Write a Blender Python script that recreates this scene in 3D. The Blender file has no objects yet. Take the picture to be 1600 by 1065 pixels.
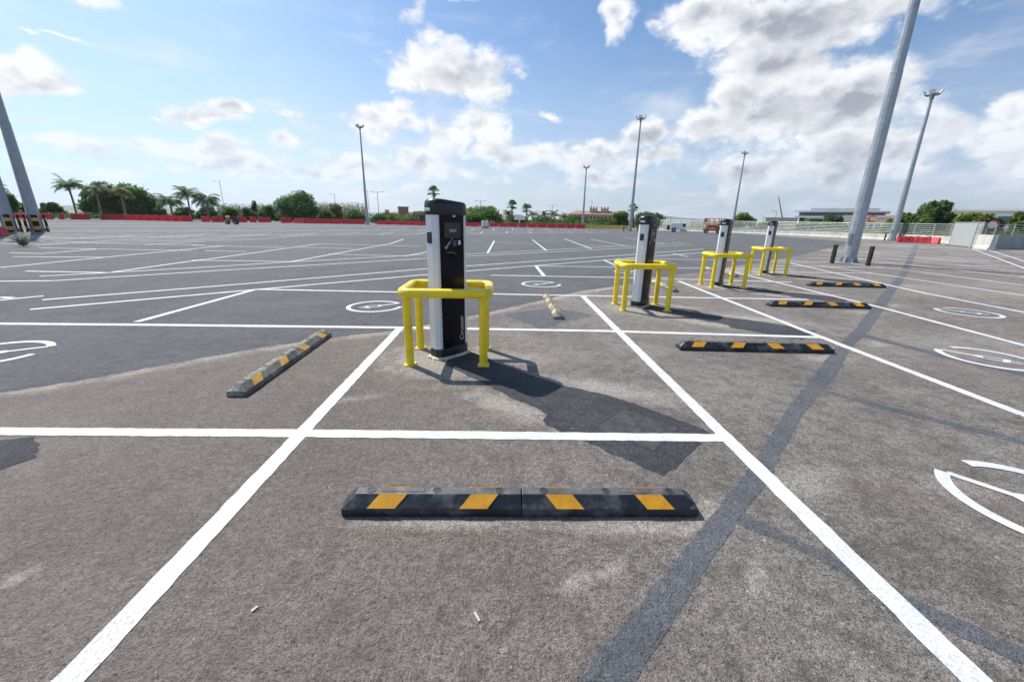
import bpy, bmesh, math, random
from mathutils import Vector, Matrix, Euler
R = math.radians
random.seed(7)
SC = bpy.context.scene
COL = SC.collection
PI = math.pi

# ------------------------------------------------------------------ camera
F = 630.0; PIT = R(16.8); ROLL = R(1.12); YAW = R(1.6); H = 1.45
def cam_axes():
    fw = Vector((0, math.cos(PIT), -math.sin(PIT))); u0 = Vector((0, math.sin(PIT), math.cos(PIT))); r0 = Vector((1, 0, 0))
    rt = math.cos(ROLL)*r0 + math.sin(ROLL)*u0
    up = math.cos(ROLL)*u0 - math.sin(ROLL)*r0
    M = Matrix.Rotation(-YAW, 3, 'Z')
    return M @ rt, M @ up, M @ fw
RT, UP, FW = cam_axes()
cd = bpy.data.cameras.new('camera'); cam = bpy.data.objects.new('camera', cd); COL.objects.link(cam)
cd.sensor_fit = 'HORIZONTAL'; cd.sensor_width = 36; cd.lens = F/1600*36; cd.clip_start = 0.05; cd.clip_end = 20000
cam.matrix_world = Matrix(((RT.x, UP.x, -FW.x, 0), (RT.y, UP.y, -FW.y, 0), (RT.z, UP.z, -FW.z, H), (0, 0, 0, 1)))
SC.camera = cam
# measured survey of the photograph: a pixel of the photo to the spot on the flat ground it shows
def ray(x, y): return FW + RT*((x-800)/F) - UP*((y-532.5)/F)
def g(x, y, z=0.0):
    r = ray(x, y); t = (z-H)/r.z
    return (t*r.x, t*r.y)
def bearing(x, y, d):
    """spot at ground distance d in the direction of the pixel, and the height of that pixel there"""
    r = ray(x, y); h = math.hypot(r.x, r.y)
    return r.x/h*d, r.y/h*d, H + r.z/h*d

# ------------------------------------------------------------------ light
SUN_AZ = R(-46); SUN_EL = R(50)            # azimuth clockwise from +Y
S = Vector((math.sin(SUN_AZ)*math.cos(SUN_EL), math.cos(SUN_AZ)*math.cos(SUN_EL), math.sin(SUN_EL)))
ld = bpy.data.lights.new('sun', 'SUN'); ld.energy = 4.2; ld.angle = R(0.6); ld.color = (1.0, 0.955, 0.89)
sun = bpy.data.objects.new('sun', ld); COL.objects.link(sun); sun.location = (-40, 40, 60)
sun.rotation_euler = S.to_track_quat('Z', 'Y').to_euler()
SC.view_settings.view_transform = 'Standard'; SC.view_settings.look = 'None'
SC.view_settings.gamma = 1; SC.view_settings.exposure = 0.52; SC.view_settings.use_curve_mapping = False

class NT:
    """tiny helper to chain shader nodes"""
    def __init__(s, tree): s.t = tree; s.n = tree.nodes; s.l = tree.links
    def node(s, typ, **kw):
        n = s.n.new(typ)
        for k, v in kw.items(): setattr(n, k, v)
        return n
    def put(s, sock, v):
        if v is None: return
        if hasattr(v, 'is_output'): s.l.new(v, sock)
        else: sock.default_value = v
    def m(s, op, a, b=None, c=None, clamp=False):
        n = s.node('ShaderNodeMath', operation=op, use_clamp=clamp)
        for i, v in enumerate((a, b, c)): s.put(n.inputs[i], v)
        return n.outputs[0]
    def v(s, op, a, b=None):
        n = s.node('ShaderNodeVectorMath', operation=op)
        s.put(n.inputs[0], a)
        if b is not None: s.put(n.inputs[1], b)
        return n.outputs['Value'] if op in ('LENGTH', 'DOT_PRODUCT') else n.outputs[0]
    def mix(s, f, a, b, typ='MIX'):
        n = s.node('ShaderNodeMix', data_type='RGBA', blend_type=typ)
        s.put(n.inputs[0], f); s.put(n.inputs[6], a); s.put(n.inputs[7], b)
        return n.outputs[2]
    def noise(s, vec, scale, detail=2, rough=.5, dist=0, col=False):
        n = s.node('ShaderNodeTexNoise'); s.put(n.inputs['Vector'], vec)
        n.inputs['Scale'].default_value = scale; n.inputs['Detail'].default_value = detail
        n.inputs['Roughness'].default_value = rough; n.inputs['Distortion'].default_value = dist
        return n.outputs['Color'] if col else n.outputs['Fac']
    def step(s, x, a, b, lo=0.0, hi=1.0, typ='SMOOTHSTEP'):
        n = s.node('ShaderNodeMapRange', interpolation_type=typ)
        s.put(n.inputs[0], x); n.inputs[1].default_value = a; n.inputs[2].default_value = b
        n.inputs[3].default_value = lo; n.inputs[4].default_value = hi
        return n.outputs[0]
    def comb(s, x, y, z=0.0):
        n = s.node('ShaderNodeCombineXYZ')
        for i, q in enumerate((x, y, z)): s.put(n.inputs[i], q)
        return n.outputs[0]

# ------------------------------------------------------------------ world: Nishita sky with broken cumulus
W = bpy.data.worlds.new('World'); SC.world = W; W.use_nodes = True
wt = W.node_tree; wt.nodes.clear(); N = NT(wt)
SKYK = 0.08
sky = N.node('ShaderNodeTexSky', sky_type='NISHITA', sun_disc=False)
sky.sun_elevation = SUN_EL; sky.sun_rotation = SUN_AZ; sky.air_density = 1.0; sky.dust_density = 1.2; sky.ozone_density = 1.5
tc = N.node('ShaderNodeTexCoord'); D = tc.outputs['Generated']
sx = N.node('ShaderNodeSeparateXYZ'); N.put(sx.inputs[0], D)
az = N.m('ARCTAN2', sx.outputs[0], sx.outputs[1]); el = N.m('ARCSINE', sx.outputs[2])
P0 = N.comb(az, el, 0.0)
w1 = N.v('SUBTRACT', N.noise(D, 5.0, 5, .55, col=True), (.5, .5, .5))
w1n = N.node('ShaderNodeVectorMath', operation='SCALE'); N.put(w1n.inputs[0], w1); w1n.inputs[3].default_value = 0.13
P = N.v('MULTIPLY', N.v('ADD', P0, w1n.outputs[0]), (1, 1, 0))
def ae(px, py):
    r = ray(px, py).normalized(); return math.atan2(r.x, r.y), math.asin(r.z)
CLOUDS = [  # centre and half size in the photo's sky, weight
 (10,110,66,30,1.1),(80,138,58,16,1.05),(105,60,62,7,.7),(50,52,40,5,.5),(120,2,80,16,.95),(190,14,18,16,.5),(300,168,80,13,.85),(345,158,40,11,.85),(255,178,60,9,.75),(445,172,45,6,.55),
 (430,204,42,17,1.0),(225,214,50,14,1.0),(275,232,46,12,.8),(95,210,50,12,.85),(150,226,60,15,.8),(60,244,70,14,.95),(200,262,70,18,1.0),(345,230,44,20,1.15),(378,252,58,24,1.15),(430,270,60,14,.9),(20,205,50,12,.9),(285,262,40,10,.8),(120,284,70,9,.7),
 (590,184,50,22,1.1),(640,200,40,12,.8),(500,262,60,14,.95),(565,246,64,18,1.05),(600,285,90,10,.75),(490,186,20,6,.5),
 (640,22,30,42,.9),(672,70,38,28,1.0),(712,118,84,40,1.2),(690,4,80,14,.85),(620,150,14,8,.4),(790,150,24,14,.7),(860,184,24,8,.75),
 (745,205,48,24,1.1),(700,228,50,22,1.0),(640,246,60,20,.95),(800,236,60,22,1.0),(860,232,50,18,.95),(930,232,56,30,1.05),(1000,200,34,26,1.05),(1020,240,60,24,.95),(945,275,110,18,.8),(720,275,120,16,.75),
 (972,24,26,30,1.05),(960,44,16,14,.7),(1090,30,60,34,1.1),(1160,36,90,42,1.15),(1270,34,150,56,1.25),(1190,110,76,52,1.25),(1235,178,125,62,1.35),(1355,150,70,54,1.25),(1120,195,66,34,1.1),(1100,76,18,18,.85),
 (1340,235,170,48,1.2),(1200,262,120,34,1.0),(1500,215,110,38,1.1),(1590,165,60,34,1.1),(1560,240,90,40,.9),(1425,38,24,56,.6)]
dmin = None
for cx, cy, rx, ry, wgt in CLOUDS:
    a0, e0 = ae(cx, cy); a1, _ = ae(cx+rx, cy); _, e1 = ae(cx, cy-ry); a2, _ = ae(cx-rx, cy); _, e2 = ae(cx, cy+ry)
    ra = abs(a1-a2)/2*1.25; re = abs(e1-e2)/2*1.25
    d = N.v('LENGTH', N.v('MULTIPLY', N.v('SUBTRACT', P, (a0, e0, 0)), (1/ra, 1/re, 0)))
    d = N.m('ADD', d, 1.0-wgt)
    dmin = d if dmin is None else N.m('SMOOTH_MIN', dmin, d, .25)
field = N.m('SUBTRACT', 1.0, dmin)
Dq = N.v('MULTIPLY', D, (1, 1, 1.5))
fb = N.noise(Dq, 8.0, 9, .56)
def puffs(vec):                                                   # rounded cauliflower lumps at two sizes
    out = None
    for sc_, k_ in ((11.0, .62), (25.0, .38)):
        v_ = N.node('ShaderNodeTexVoronoi', feature='F1'); N.put(v_.inputs['Vector'], vec); v_.inputs['Scale'].default_value = sc_
        q_ = N.m('MULTIPLY', N.m('SUBTRACT', 1.0, v_.outputs['Distance']), k_); out = q_ if out is None else N.m('ADD', out, q_)
    return out
wv = N.node('ShaderNodeVectorMath', operation='SCALE'); N.put(wv.inputs[0], N.v('SUBTRACT', N.noise(Dq, 16.0, 6, .6, col=True), (.5, .5, .5))); wv.inputs[3].default_value = .11
Dw = N.v('ADD', Dq, wv.outputs[0])
fb1 = puffs(Dw)
fb2 = puffs(N.v('ADD', Dw, (-.014, .008, .022)))
big = N.noise(Dq, 3.4, 4, .5)
wisp = N.noise(N.v('MULTIPLY', D, (1.4, 1.4, 5.0)), 4.2, 7, .6, .4)
dens = N.m('ADD', N.m('ADD', field, N.m('MULTIPLY', N.m('SUBTRACT', fb, .5), 1.35)), N.m('MULTIPLY', N.m('SUBTRACT', fb1, .54), 1.15))
mask = N.step(dens, -.04, .58)
lit = N.m('SUBTRACT', fb1, fb2)                                   # crude one-sided relief of the puffs
core = N.step(N.m('ADD', dens, N.m('MULTIPLY', N.m('SUBTRACT', big, .5), 1.6)), .26, 1.45)
side = N.step(az, -.9, .75)                                       # clouds away from the sun are greyer
greyf = N.m('MULTIPLY', core, N.m('ADD', .30, N.m('MULTIPLY', side, .70)))
greyf = N.m('SUBTRACT', greyf, N.m('MULTIPLY', lit, 1.5), clamp=True)
K = 1.0/SKYK
greyf = N.m('MULTIPLY', N.m('MINIMUM', greyf, N.m('ADD', .72, N.m('MULTIPLY', greyf, .2))), N.step(N.m('ADD', N.m('MULTIPLY', fb, .55), N.m('MULTIPLY', big, .45)), .28, .68, .62, 1.12), clamp=True)
ccol = N.mix(greyf, (.69*K, .70*K, .725*K, 1), (.285*K, .30*K, .355*K, 1))
low = N.m('MULTIPLY', N.step(el, .02, .40, 1, 0), N.step(wisp, .3, .7, .50, .95))
hazecol = N.mix(side, (.58*K, .65*K, .73*K, 1), (.42*K, .475*K, .57*K, 1))
tint = N.mix(1.0, sky.outputs[0], (.80, 1.0, 1.19, 1), 'MULTIPLY')
base = N.mix(low, tint, hazecol)
base = N.mix(N.m('MULTIPLY', N.step(az, -1.0, -.1, 1, 0), .35), base, (.44*K, .66*K, .86*K, 1))
base = N.mix(N.m('MULTIPLY', N.step(wisp, .50, .78), N.step(el, .10, .5, .55, .12)), base, (.64*K, .66*K, .70*K, 1))
fin = N.mix(N.m('MULTIPLY', mask, N.step(el, .0, .20, .48, 1)), base, ccol)
fin = N.mix(N.step(el, -.02, 0.0, 1, 0), fin, (.2*K, .2*K, .2*K, 1))
bg = N.node('ShaderNodeBackground'); bg.inputs['Strength'].default_value = SKYK
N.put(bg.inputs['Color'], fin)
wo = N.node('ShaderNodeOutputWorld'); wt.links.new(bg.outputs[0], wo.inputs[0])

# ------------------------------------------------------------------ materials
MATS = {}
def newmat(name):
    m = bpy.data.materials.new(name); m.use_nodes = True
    t = m.node_tree; b = t.nodes['Principled BSDF']; MATS[name] = m
    return m, NT(t), b
def c4(c): return (c[0], c[1], c[2], 1)
def solid(name, col, rough=.5, metal=0.0, var=.12, scale=6.0, dirt=None, dirtk=.3, bump=0.0, coat=0.0, spec=.5, bscale=60):
    """paint / plastic / metal with uneven tone, grime and a little relief"""
    m, n, b = newmat(name)
    co = n.node('ShaderNodeTexCoord').outputs['Object']
    f = n.noise(co, scale, 5, .6)
    lo = tuple(max(0, c*(1-var)) for c in col); hi = tuple(min(1, c*(1+var)) for c in col)
    c = n.mix(n.step(f, .3, .7), c4(lo), c4(hi))
    if dirt:
        df = n.m('MULTIPLY', n.step(n.noise(co, scale*1.7, 7, .65), .48, .75), dirtk)
        c = n.mix(df, c, c4(dirt))
    n.put(b.inputs['Base Color'], c)
    n.put(b.inputs['Roughness'], n.step(f, .2, .8, max(0, rough-.08), min(1, rough+.1)))
    b.inputs['Metallic'].default_value = metal; b.inputs['Specular IOR Level'].default_value = spec
    if coat: b.inputs['Coat Weight'].default_value = coat
    if bump:
        bn = n.node('ShaderNodeBump'); bn.inputs['Strength'].default_value = bump; bn.inputs['Distance'].default_value = .01
        n.put(bn.inputs['Height'], n.noise(co, bscale, 4, .6)); n.l.new(bn.outputs[0], b.inputs['Normal'])
    return m

STAINS = []      # soft dusty spots on the old asphalt: centre, half size, turn
def stain(c, rx, ry, rot=0.0, k=1.0): STAINS.append((c, rx, ry, rot, k))
CH = [(-.57, 4.27), (2.49, 7.1), (5.23, 9.68), (8.04, 12.3)]
for c_ in CH:
    stain((c_[0]-.05, c_[1]-.25), .62, .46, -30, 1.1); stain((c_[0]+.55, c_[1]-.05), .55, .22, -20, .9)
    stain((c_[0]+.62, c_[1]-1.28), .50, .16, -40, 1.0); stain((c_[0]+1.55, c_[1]-.95), .75, .20, -22, .9); stain((c_[0]+2.35, c_[1]-2.25), .40, .22, 30, .5)
for q_, rx_, ry_, r_, k_ in (((900, 910), .10, .06, 30, .8), ((955, 888), .12, .05, 35, .6), ((700, 818), .5, .05, 0, .8), ((1000, 822), .4, .06, 0, .95), ((1120, 805), .12, .10, 40, 1.0), ((800, 1000), .16, .03, 50, .45), ((1290, 560), .35, .16, 0, .8), ((1350, 488), .4, .18, 0, .7),
        ((560, 622), .35, .12, 20, .35), ((20, 905), .08, .06, 30, .7), ((1180, 900), .25, .08, 60, .3), ((1500, 760), .4, .2, 0, .4)):
    stain(g(*q_), rx_, ry_, r_, k_)
EDGE_PX = ((0, 616), (150, 593), (270, 570), (400, 547), (520, 529), (620, 518), (720, 499), (820, 477), (905, 457), (974, 447))
for a_, b_ in zip(EDGE_PX, EDGE_PX[1:]):
    A_, B_ = Vector(g(*a_)), Vector(g(*b_)); stain(tuple((A_+B_)/2), (B_-A_).length*.62, .13, math.degrees(math.atan2((B_-A_).y, (B_-A_).x)), .85)
def asphalt(name, dark, light, pale, palek, warm=None, stone=(.5, .47, .44), bump=.9, spotk=.6, stains=False):
    m, n, b = newmat(name)
    co = n.node('ShaderNodeTexCoord').outputs['Object']
    v0 = n.node('ShaderNodeTexVoronoi'); n.put(v0.inputs['Vector'], n.v('ADD', co, n.noise(co, 30.0, 2, col=True))); v0.inputs['Scale'].default_value = 78
    chip = n.node('ShaderNodeSeparateColor'); n.put(chip.inputs[0], v0.outputs['Color'])       # each stone chip its own tone
    grain = n.noise(co, 105.0, 3, .75)
    g2 = n.noise(co, 30.0, 5, .72)
    blot = n.noise(co, 1.1, 6, .62)
    wide = n.noise(co, .17, 5, .6)
    tone = n.m('ADD', n.m('ADD', n.m('MULTIPLY', grain, .42), n.m('MULTIPLY', g2, .36)), n.m('MULTIPLY', chip.outputs[0], .22))
    c = n.mix(n.step(tone, .40, .62, typ='LINEAR'), c4(dark), c4(light))
    mid = n.noise(co, 7.0, 6, .7)
    c = n.mix(n.step(mid, .42, .66, 0, .55), c, c4(tuple(d*1.5 for d in dark)))
    c = n.mix(n.m('MULTIPLY', n.step(blot, .40, .66), .34), c, c4(tuple(d*1.05 for d in dark)))
    c = n.mix(n.m('MULTIPLY', n.step(wide, .45, .7), palek*.6), c, c4(pale))
    if warm:
        sp = n.node('ShaderNodeSeparateXYZ'); n.put(sp.inputs[0], co)
        lf = n.step(n.m('ADD', sp.outputs[0], n.m('MULTIPLY', n.m('SUBTRACT', wide, .5), 5.0)), -1.6, 1.4, 1, 0)
        wk = n.m('MULTIPLY', n.m('MAXIMUM', n.m('MULTIPLY', lf, .8), n.step(n.noise(co, .42, 4, .6), .48, .68, 0, .6)), .7)
        c = n.mix(wk, c, n.mix(n.step(tone, .36, .66), c4(tuple(w*.42 for w in warm)), c4(tuple(w*1.22 for w in warm))))
    dust = n.m('MULTIPLY', n.step(n.noise(co, .75, 8, .68, .6), .55, .80), palek)
    if stains:
        dm = None; nz = n.m('MULTIPLY', n.m('SUBTRACT', n.noise(co, 6.5, 9, .76), .5), 3.2)
        for (cc, rx, ry, rot, k) in STAINS:
            mp = n.node('ShaderNodeMapping', vector_type='TEXTURE'); n.put(mp.inputs['Vector'], co)
            mp.inputs['Location'].default_value = (cc[0], cc[1], 0); mp.inputs['Rotation'].default_value = (0, 0, R(rot)); mp.inputs['Scale'].default_value = (rx, ry, 1)
            d = n.m('ADD', n.v('LENGTH', n.v('MULTIPLY', mp.outputs[0], (1, 1, 0))), 1-k)
            dm = d if dm is None else n.m('SMOOTH_MIN', dm, d, .2)
        dust = n.m('MAXIMUM', dust, n.m('MULTIPLY', n.step(n.m('ADD', dm, nz), .2, 1.5, 1, 0), .86))
    c = n.mix(n.m('MULTIPLY', dust, n.step(tone, .40, .58, .12, 1)), c, c4(pale))
    # scattered pale stones and dark pits
    for sc_, th, kk in ((46, .60, spotk), (19, .66, spotk*.9)):
        v = n.node('ShaderNodeTexVoronoi'); n.put(v.inputs['Vector'], co); v.inputs['Scale'].default_value = sc_
        st = n.m('MULTIPLY', n.step(v.outputs['Distance'], .14, .22, 1, 0), n.step(n.noise(co, sc_*.47, 1), th, th+.05))
        c = n.mix(n.m('MULTIPLY', st, kk), c, c4(stone))
    pit = n.step(n.noise(co, 70.0, 3, .65), .33, .42, .75, 0)
    c = n.mix(pit, c, c4(tuple(d*.35 for d in dark)))
    n.put(b.inputs['Base Color'], c)
    b.inputs['Roughness'].default_value = .88; b.inputs['Specular IOR Level'].default_value = .35
    bn = n.node('ShaderNodeBump'); bn.inputs['Strength'].default_value = bump; bn.inputs['Distance'].default_value = .022
    n.put(bn.inputs['Height'], n.m('ADD', n.m('MULTIPLY', grain, .6), g2)); n.l.new(bn.outputs[0], b.inputs['Normal'])
    return m
M_OLD = asphalt('worn_asphalt', (.046, .040, .036), (.46, .412, .368), (.56, .505, .44), .46, warm=(.215, .172, .148), stains=True)
M_NEW = asphalt('fresh_asphalt', (.046, .046, .049), (.215, .214, .220), (.19, .19, .19), .3, spotk=.3)
M_PATCH = asphalt('trench_asphalt', (.017, .0175, .021), (.125, .128, .142), (.14, .14, .145), .15, spotk=.3)
M_SEAL = asphalt('seam_asphalt', (.055, .056, .062), (.225, .23, .25), (.2, .21, .235), .3, spotk=.3)
M_DUST = asphalt('dusty_concrete', (.17, .152, .13), (.40, .365, .315), (.46, .42, .36), .5)
M_VERGE = asphalt('dry_verge', (.10, .095, .05), (.24, .21, .13), (.28, .24, .16), .5, bump=.3)
def paint():
    m, n, b = newmat('white_road_paint')
    co = n.node('ShaderNodeTexCoord').outputs['Object']
    wear = n.m('MULTIPLY', n.step(n.noise(co, 70.0, 4, .75), .50, .62), n.step(n.noise(co, 1.6, 5, .65), .3, .7, .25, .95))
    c = n.mix(n.step(n.noise(co, 5.0, 5, .6), .3, .7), (.53, .535, .54, 1), (.66, .665, .67, 1))
    n.put(b.inputs['Base Color'], n.mix(wear, c, (.34, .33, .32, 1))); b.inputs['Roughness'].default_value = .7
    bn = n.node('ShaderNodeBump'); bn.inputs['Strength'].default_value = .5; bn.inputs['Distance'].default_value = .008
    n.put(bn.inputs['Height'], n.noise(co, 80.0, 3, .7)); n.l.new(bn.outputs[0], b.inputs['Normal'])
    return m
M_LINE = paint()
M_YEL = solid('yellow_paint', (.95, .68, .008), .42, var=.07, dirt=(.58, .42, .07), dirtk=.4, coat=.25, bump=.08)
M_YELFOOT = solid('yellow_foot_paint', (.72, .54, .06), .5, dirt=(.4, .36, .25), dirtk=.5)
M_RUB = solid('black_rubber', (.017, .018, .022), .38, var=.4, scale=4, dirt=(.22, .21, .20), dirtk=.6, bump=.15, spec=.5)
M_RUBTOP = solid('dusty_rubber', (.065, .065, .07), .55, var=.3, scale=7, dirt=(.24, .23, .21), dirtk=.6, bump=.15)
M_RUBOLD = solid('weathered_rubber', (.135, .135, .122), .75, var=.45, scale=6, dirt=(.40, .37, .31), dirtk=.95, bump=.2)
M_AMB = solid('amber_reflector', (.80, .36, .018), .32, var=.12, scale=14, dirt=(.35, .2, .06), dirtk=.4, coat=.4)
M_AMBOLD = solid('faded_reflector', (.74, .40, .07), .45, var=.2, scale=12, dirt=(.45, .36, .2), dirtk=.7)
M_ALU = solid('silver_paint', (.74, .745, .77), .42, .0, var=.05, scale=3, dirt=(.5, .48, .45), dirtk=.2)
M_BLK = solid('gloss_black_panel', (.004, .0045, .010), .22, var=.2, scale=4, spec=.18, dirt=(.012, .012, .014), dirtk=.3)
M_CAP = solid('black_plastic', (.014, .017, .020), .34, var=.2, dirt=(.06, .06, .06), dirtk=.35, bump=.05)
M_DISP = solid('display_grey', (.028, .027, .029), .22, var=.1)
M_SCR = solid('pale_screen', (.25, .255, .23), .25, var=.08, scale=20)
M_WHITE = solid('white_plastic', (.78, .79, .80), .45, var=.05, dirt=(.55, .53, .5), dirtk=.3)
M_DECAL = solid('silver_decal', (.72, .73, .76), .4, var=.05)
M_PRINT = solid('grey_print', (.30, .31, .34), .4, var=.05)
M_GREENLED = solid('pale_green_lens', (.58, .68, .50), .3, var=.08)
M_MORTAR = solid('mortar', (.56, .52, .38), .9, var=.25, scale=18, bump=.5)
M_GALV = solid('galvanised_steel', (.36, .385, .41), .42, .45, var=.13, scale=3.5, dirt=(.28, .29, .30), dirtk=.4)
M_GALVD = solid('dark_galvanised_steel', (.19, .20, .22), .5, .4, var=.15)
M_LAMP = solid('pale_lamp_housing', (.62, .64, .66), .3, .2, var=.06)  # pale base colour stands in for sun reflected off the housings
M_RUBB = solid('matt_black_rubber', (.022, .022, .024), .85, var=.3, scale=6, dirt=(.08, .075, .07), dirtk=.4, spec=.15)
M_IRON = solid('cast_iron_cover', (.060, .060, .063), .6, .35, var=.3, scale=9, dirt=(.17, .10, .06), dirtk=.55, bump=.3)
M_IRONF = solid('cover_frame_iron', (.030, .030, .033), .6, .3, var=.3, scale=9)
M_RED = solid('red_plastic', (.70, .022, .036), .42, var=.18, scale=1.2, dirt=(.30, .05, .05), dirtk=.4)
M_REDW = solid('faded_red_plastic', (.62, .04, .045), .5, var=.2, scale=1.5, dirt=(.45, .2, .18), dirtk=.4)
M_YELB = solid('yellow_barrier_plastic', (.62, .43, .08), .5, var=.2, scale=1.0, dirt=(.45, .36, .18), dirtk=.5)
M_CONC = solid('pale_concrete', (.50, .48, .44), .85, var=.12, scale=1.2, dirt=(.27, .25, .22), dirtk=.6, bump=.2)
M_CONCG = solid('grey_concrete', (.36, .36, .36), .85, var=.12, scale=1.3, dirt=(.22, .21, .2), dirtk=.5, bump=.2)
M_FENCE = solid('pale_fence_steel', (.42, .45, .44), .45, .3, var=.08)
M_TRUNK = solid('palm_trunk', (.27, .225, .175), .9, var=.25, scale=5, bump=.4, bscale=12)
M_BARK = solid('tree_bark', (.12, .09, .065), .9, var=.25, scale=4, bump=.4, bscale=14)
M_BRICK = solid('brown_render', (.30, .17, .115), .85, var=.15, scale=.4)
M_TERRA = solid('terracotta_render', (.50, .34, .24), .85, var=.15, scale=.3)
M_ROOF = solid('clay_roof', (.30, .18, .13), .85, var=.2, scale=.8)
M_BEIGE = solid('beige_cladding', (.80, .70, .50), .7, var=.05, scale=.15, dirt=(.45, .4, .3), dirtk=.3)
M_OFFW = solid('white_cladding', (.80, .81, .81), .6, var=.05, scale=.2)
M_GREYB = solid('grey_block_wall', (.42, .40, .37), .85, var=.1, scale=.3)
M_GLASS = solid('window_glass', (.07, .11, .20), .12, var=.25, scale=.8)
M_DARKOP = solid('opening_shade_paint', (.02, .02, .022), .6)  # near-black colour painted for the shade inside holes, doorway and dark windows
M_ORANGE = solid('orange_machine_paint', (.55, .16, .04), .45, var=.15, scale=2, dirt=(.25, .12, .07), dirtk=.5)
M_TYRE = solid('tyre_rubber', (.018, .018, .018), .8)
M_SIGNRED = solid('red_sign_face', (.60, .03, .04), .45)
M_HILL = solid('scrub_hill', (.085, .11, .06), .95, var=.3, scale=.01)
M_BIT = solid('paper_scrap', (.48, .44, .40), .8, var=.1)
def sheet():
    m = solid('perforated_sheet', (.40, .41, .40), .5, .2, var=.06)
    return m
M_MESH = sheet()
def leafmat(name, dark, light, tr=.25):
    m, n, b = newmat(name)
    co = n.node('ShaderNodeTexCoord').outputs['Object']
    oi = n.node('ShaderNodeObjectInfo').outputs['Random']
    f = n.noise(co, 2.6, 3, .7); f2 = n.noise(co, .55, 2, .5)
    k = n.step(n.m('ADD', n.m('MULTIPLY', f, .6), n.m('MULTIPLY', f2, .55)), .38, .78)
    c = n.mix(k, c4(dark), c4(light))
    hs = n.node('ShaderNodeHueSaturation'); n.put(hs.inputs['Color'], c)
    n.put(hs.inputs['Hue'], n.step(oi, 0, 1, .487, .513, 'LINEAR')); n.put(hs.inputs['Value'], n.step(oi, 0, 1, .85, 1.15, 'LINEAR'))
    n.put(b.inputs['Base Color'], hs.outputs[0]); b.inputs['Roughness'].default_value = .6
    b.inputs['Specular IOR Level'].default_value = .3
    tb = n.node('ShaderNodeBsdfTranslucent'); n.put(tb.inputs['Color'], hs.outputs[0])
    ms = n.node('ShaderNodeMixShader'); ms.inputs[0].default_value = tr
    n.l.new(b.outputs[0], ms.inputs[1]); n.l.new(tb.outputs[0], ms.inputs[2])
    n.l.new(ms.outputs[0], n.n['Material Output'].inputs['Surface'])
    return m
M_LF = leafmat('broad_leaves', (.052, .115, .026), (.20, .33, .07), .55)
M_LFD = leafmat('dark_leaves', (.038, .090, .028), (.145, .26, .072), .5)
M_PINE = leafmat('pine_needles', (.044, .10, .030), (.18, .30, .08), .5)
M_PALM = leafmat('palm_leaves', (.08, .13, .07), (.24, .33, .17), .5)
M_PALMY = leafmat('yellow_green_leaves', (.10, .13, .03), (.24, .28, .075), .35)
M_REED = leafmat('reed_leaves', (.09, .11, .045), (.24, .25, .12), .35)
M_DRY = leafmat('dry_shrub_leaves', (.16, .12, .04), (.34, .26, .10), .35)
M_HEDGE = leafmat('yellow_green_hedge_leaves', (.06, .10, .018), (.25, .32, .06), .5)  # yellower green than the broad leaves
M_WEED = leafmat('silvery_weed_leaves', (.16, .19, .14), (.36, .40, .32), .3)

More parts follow.
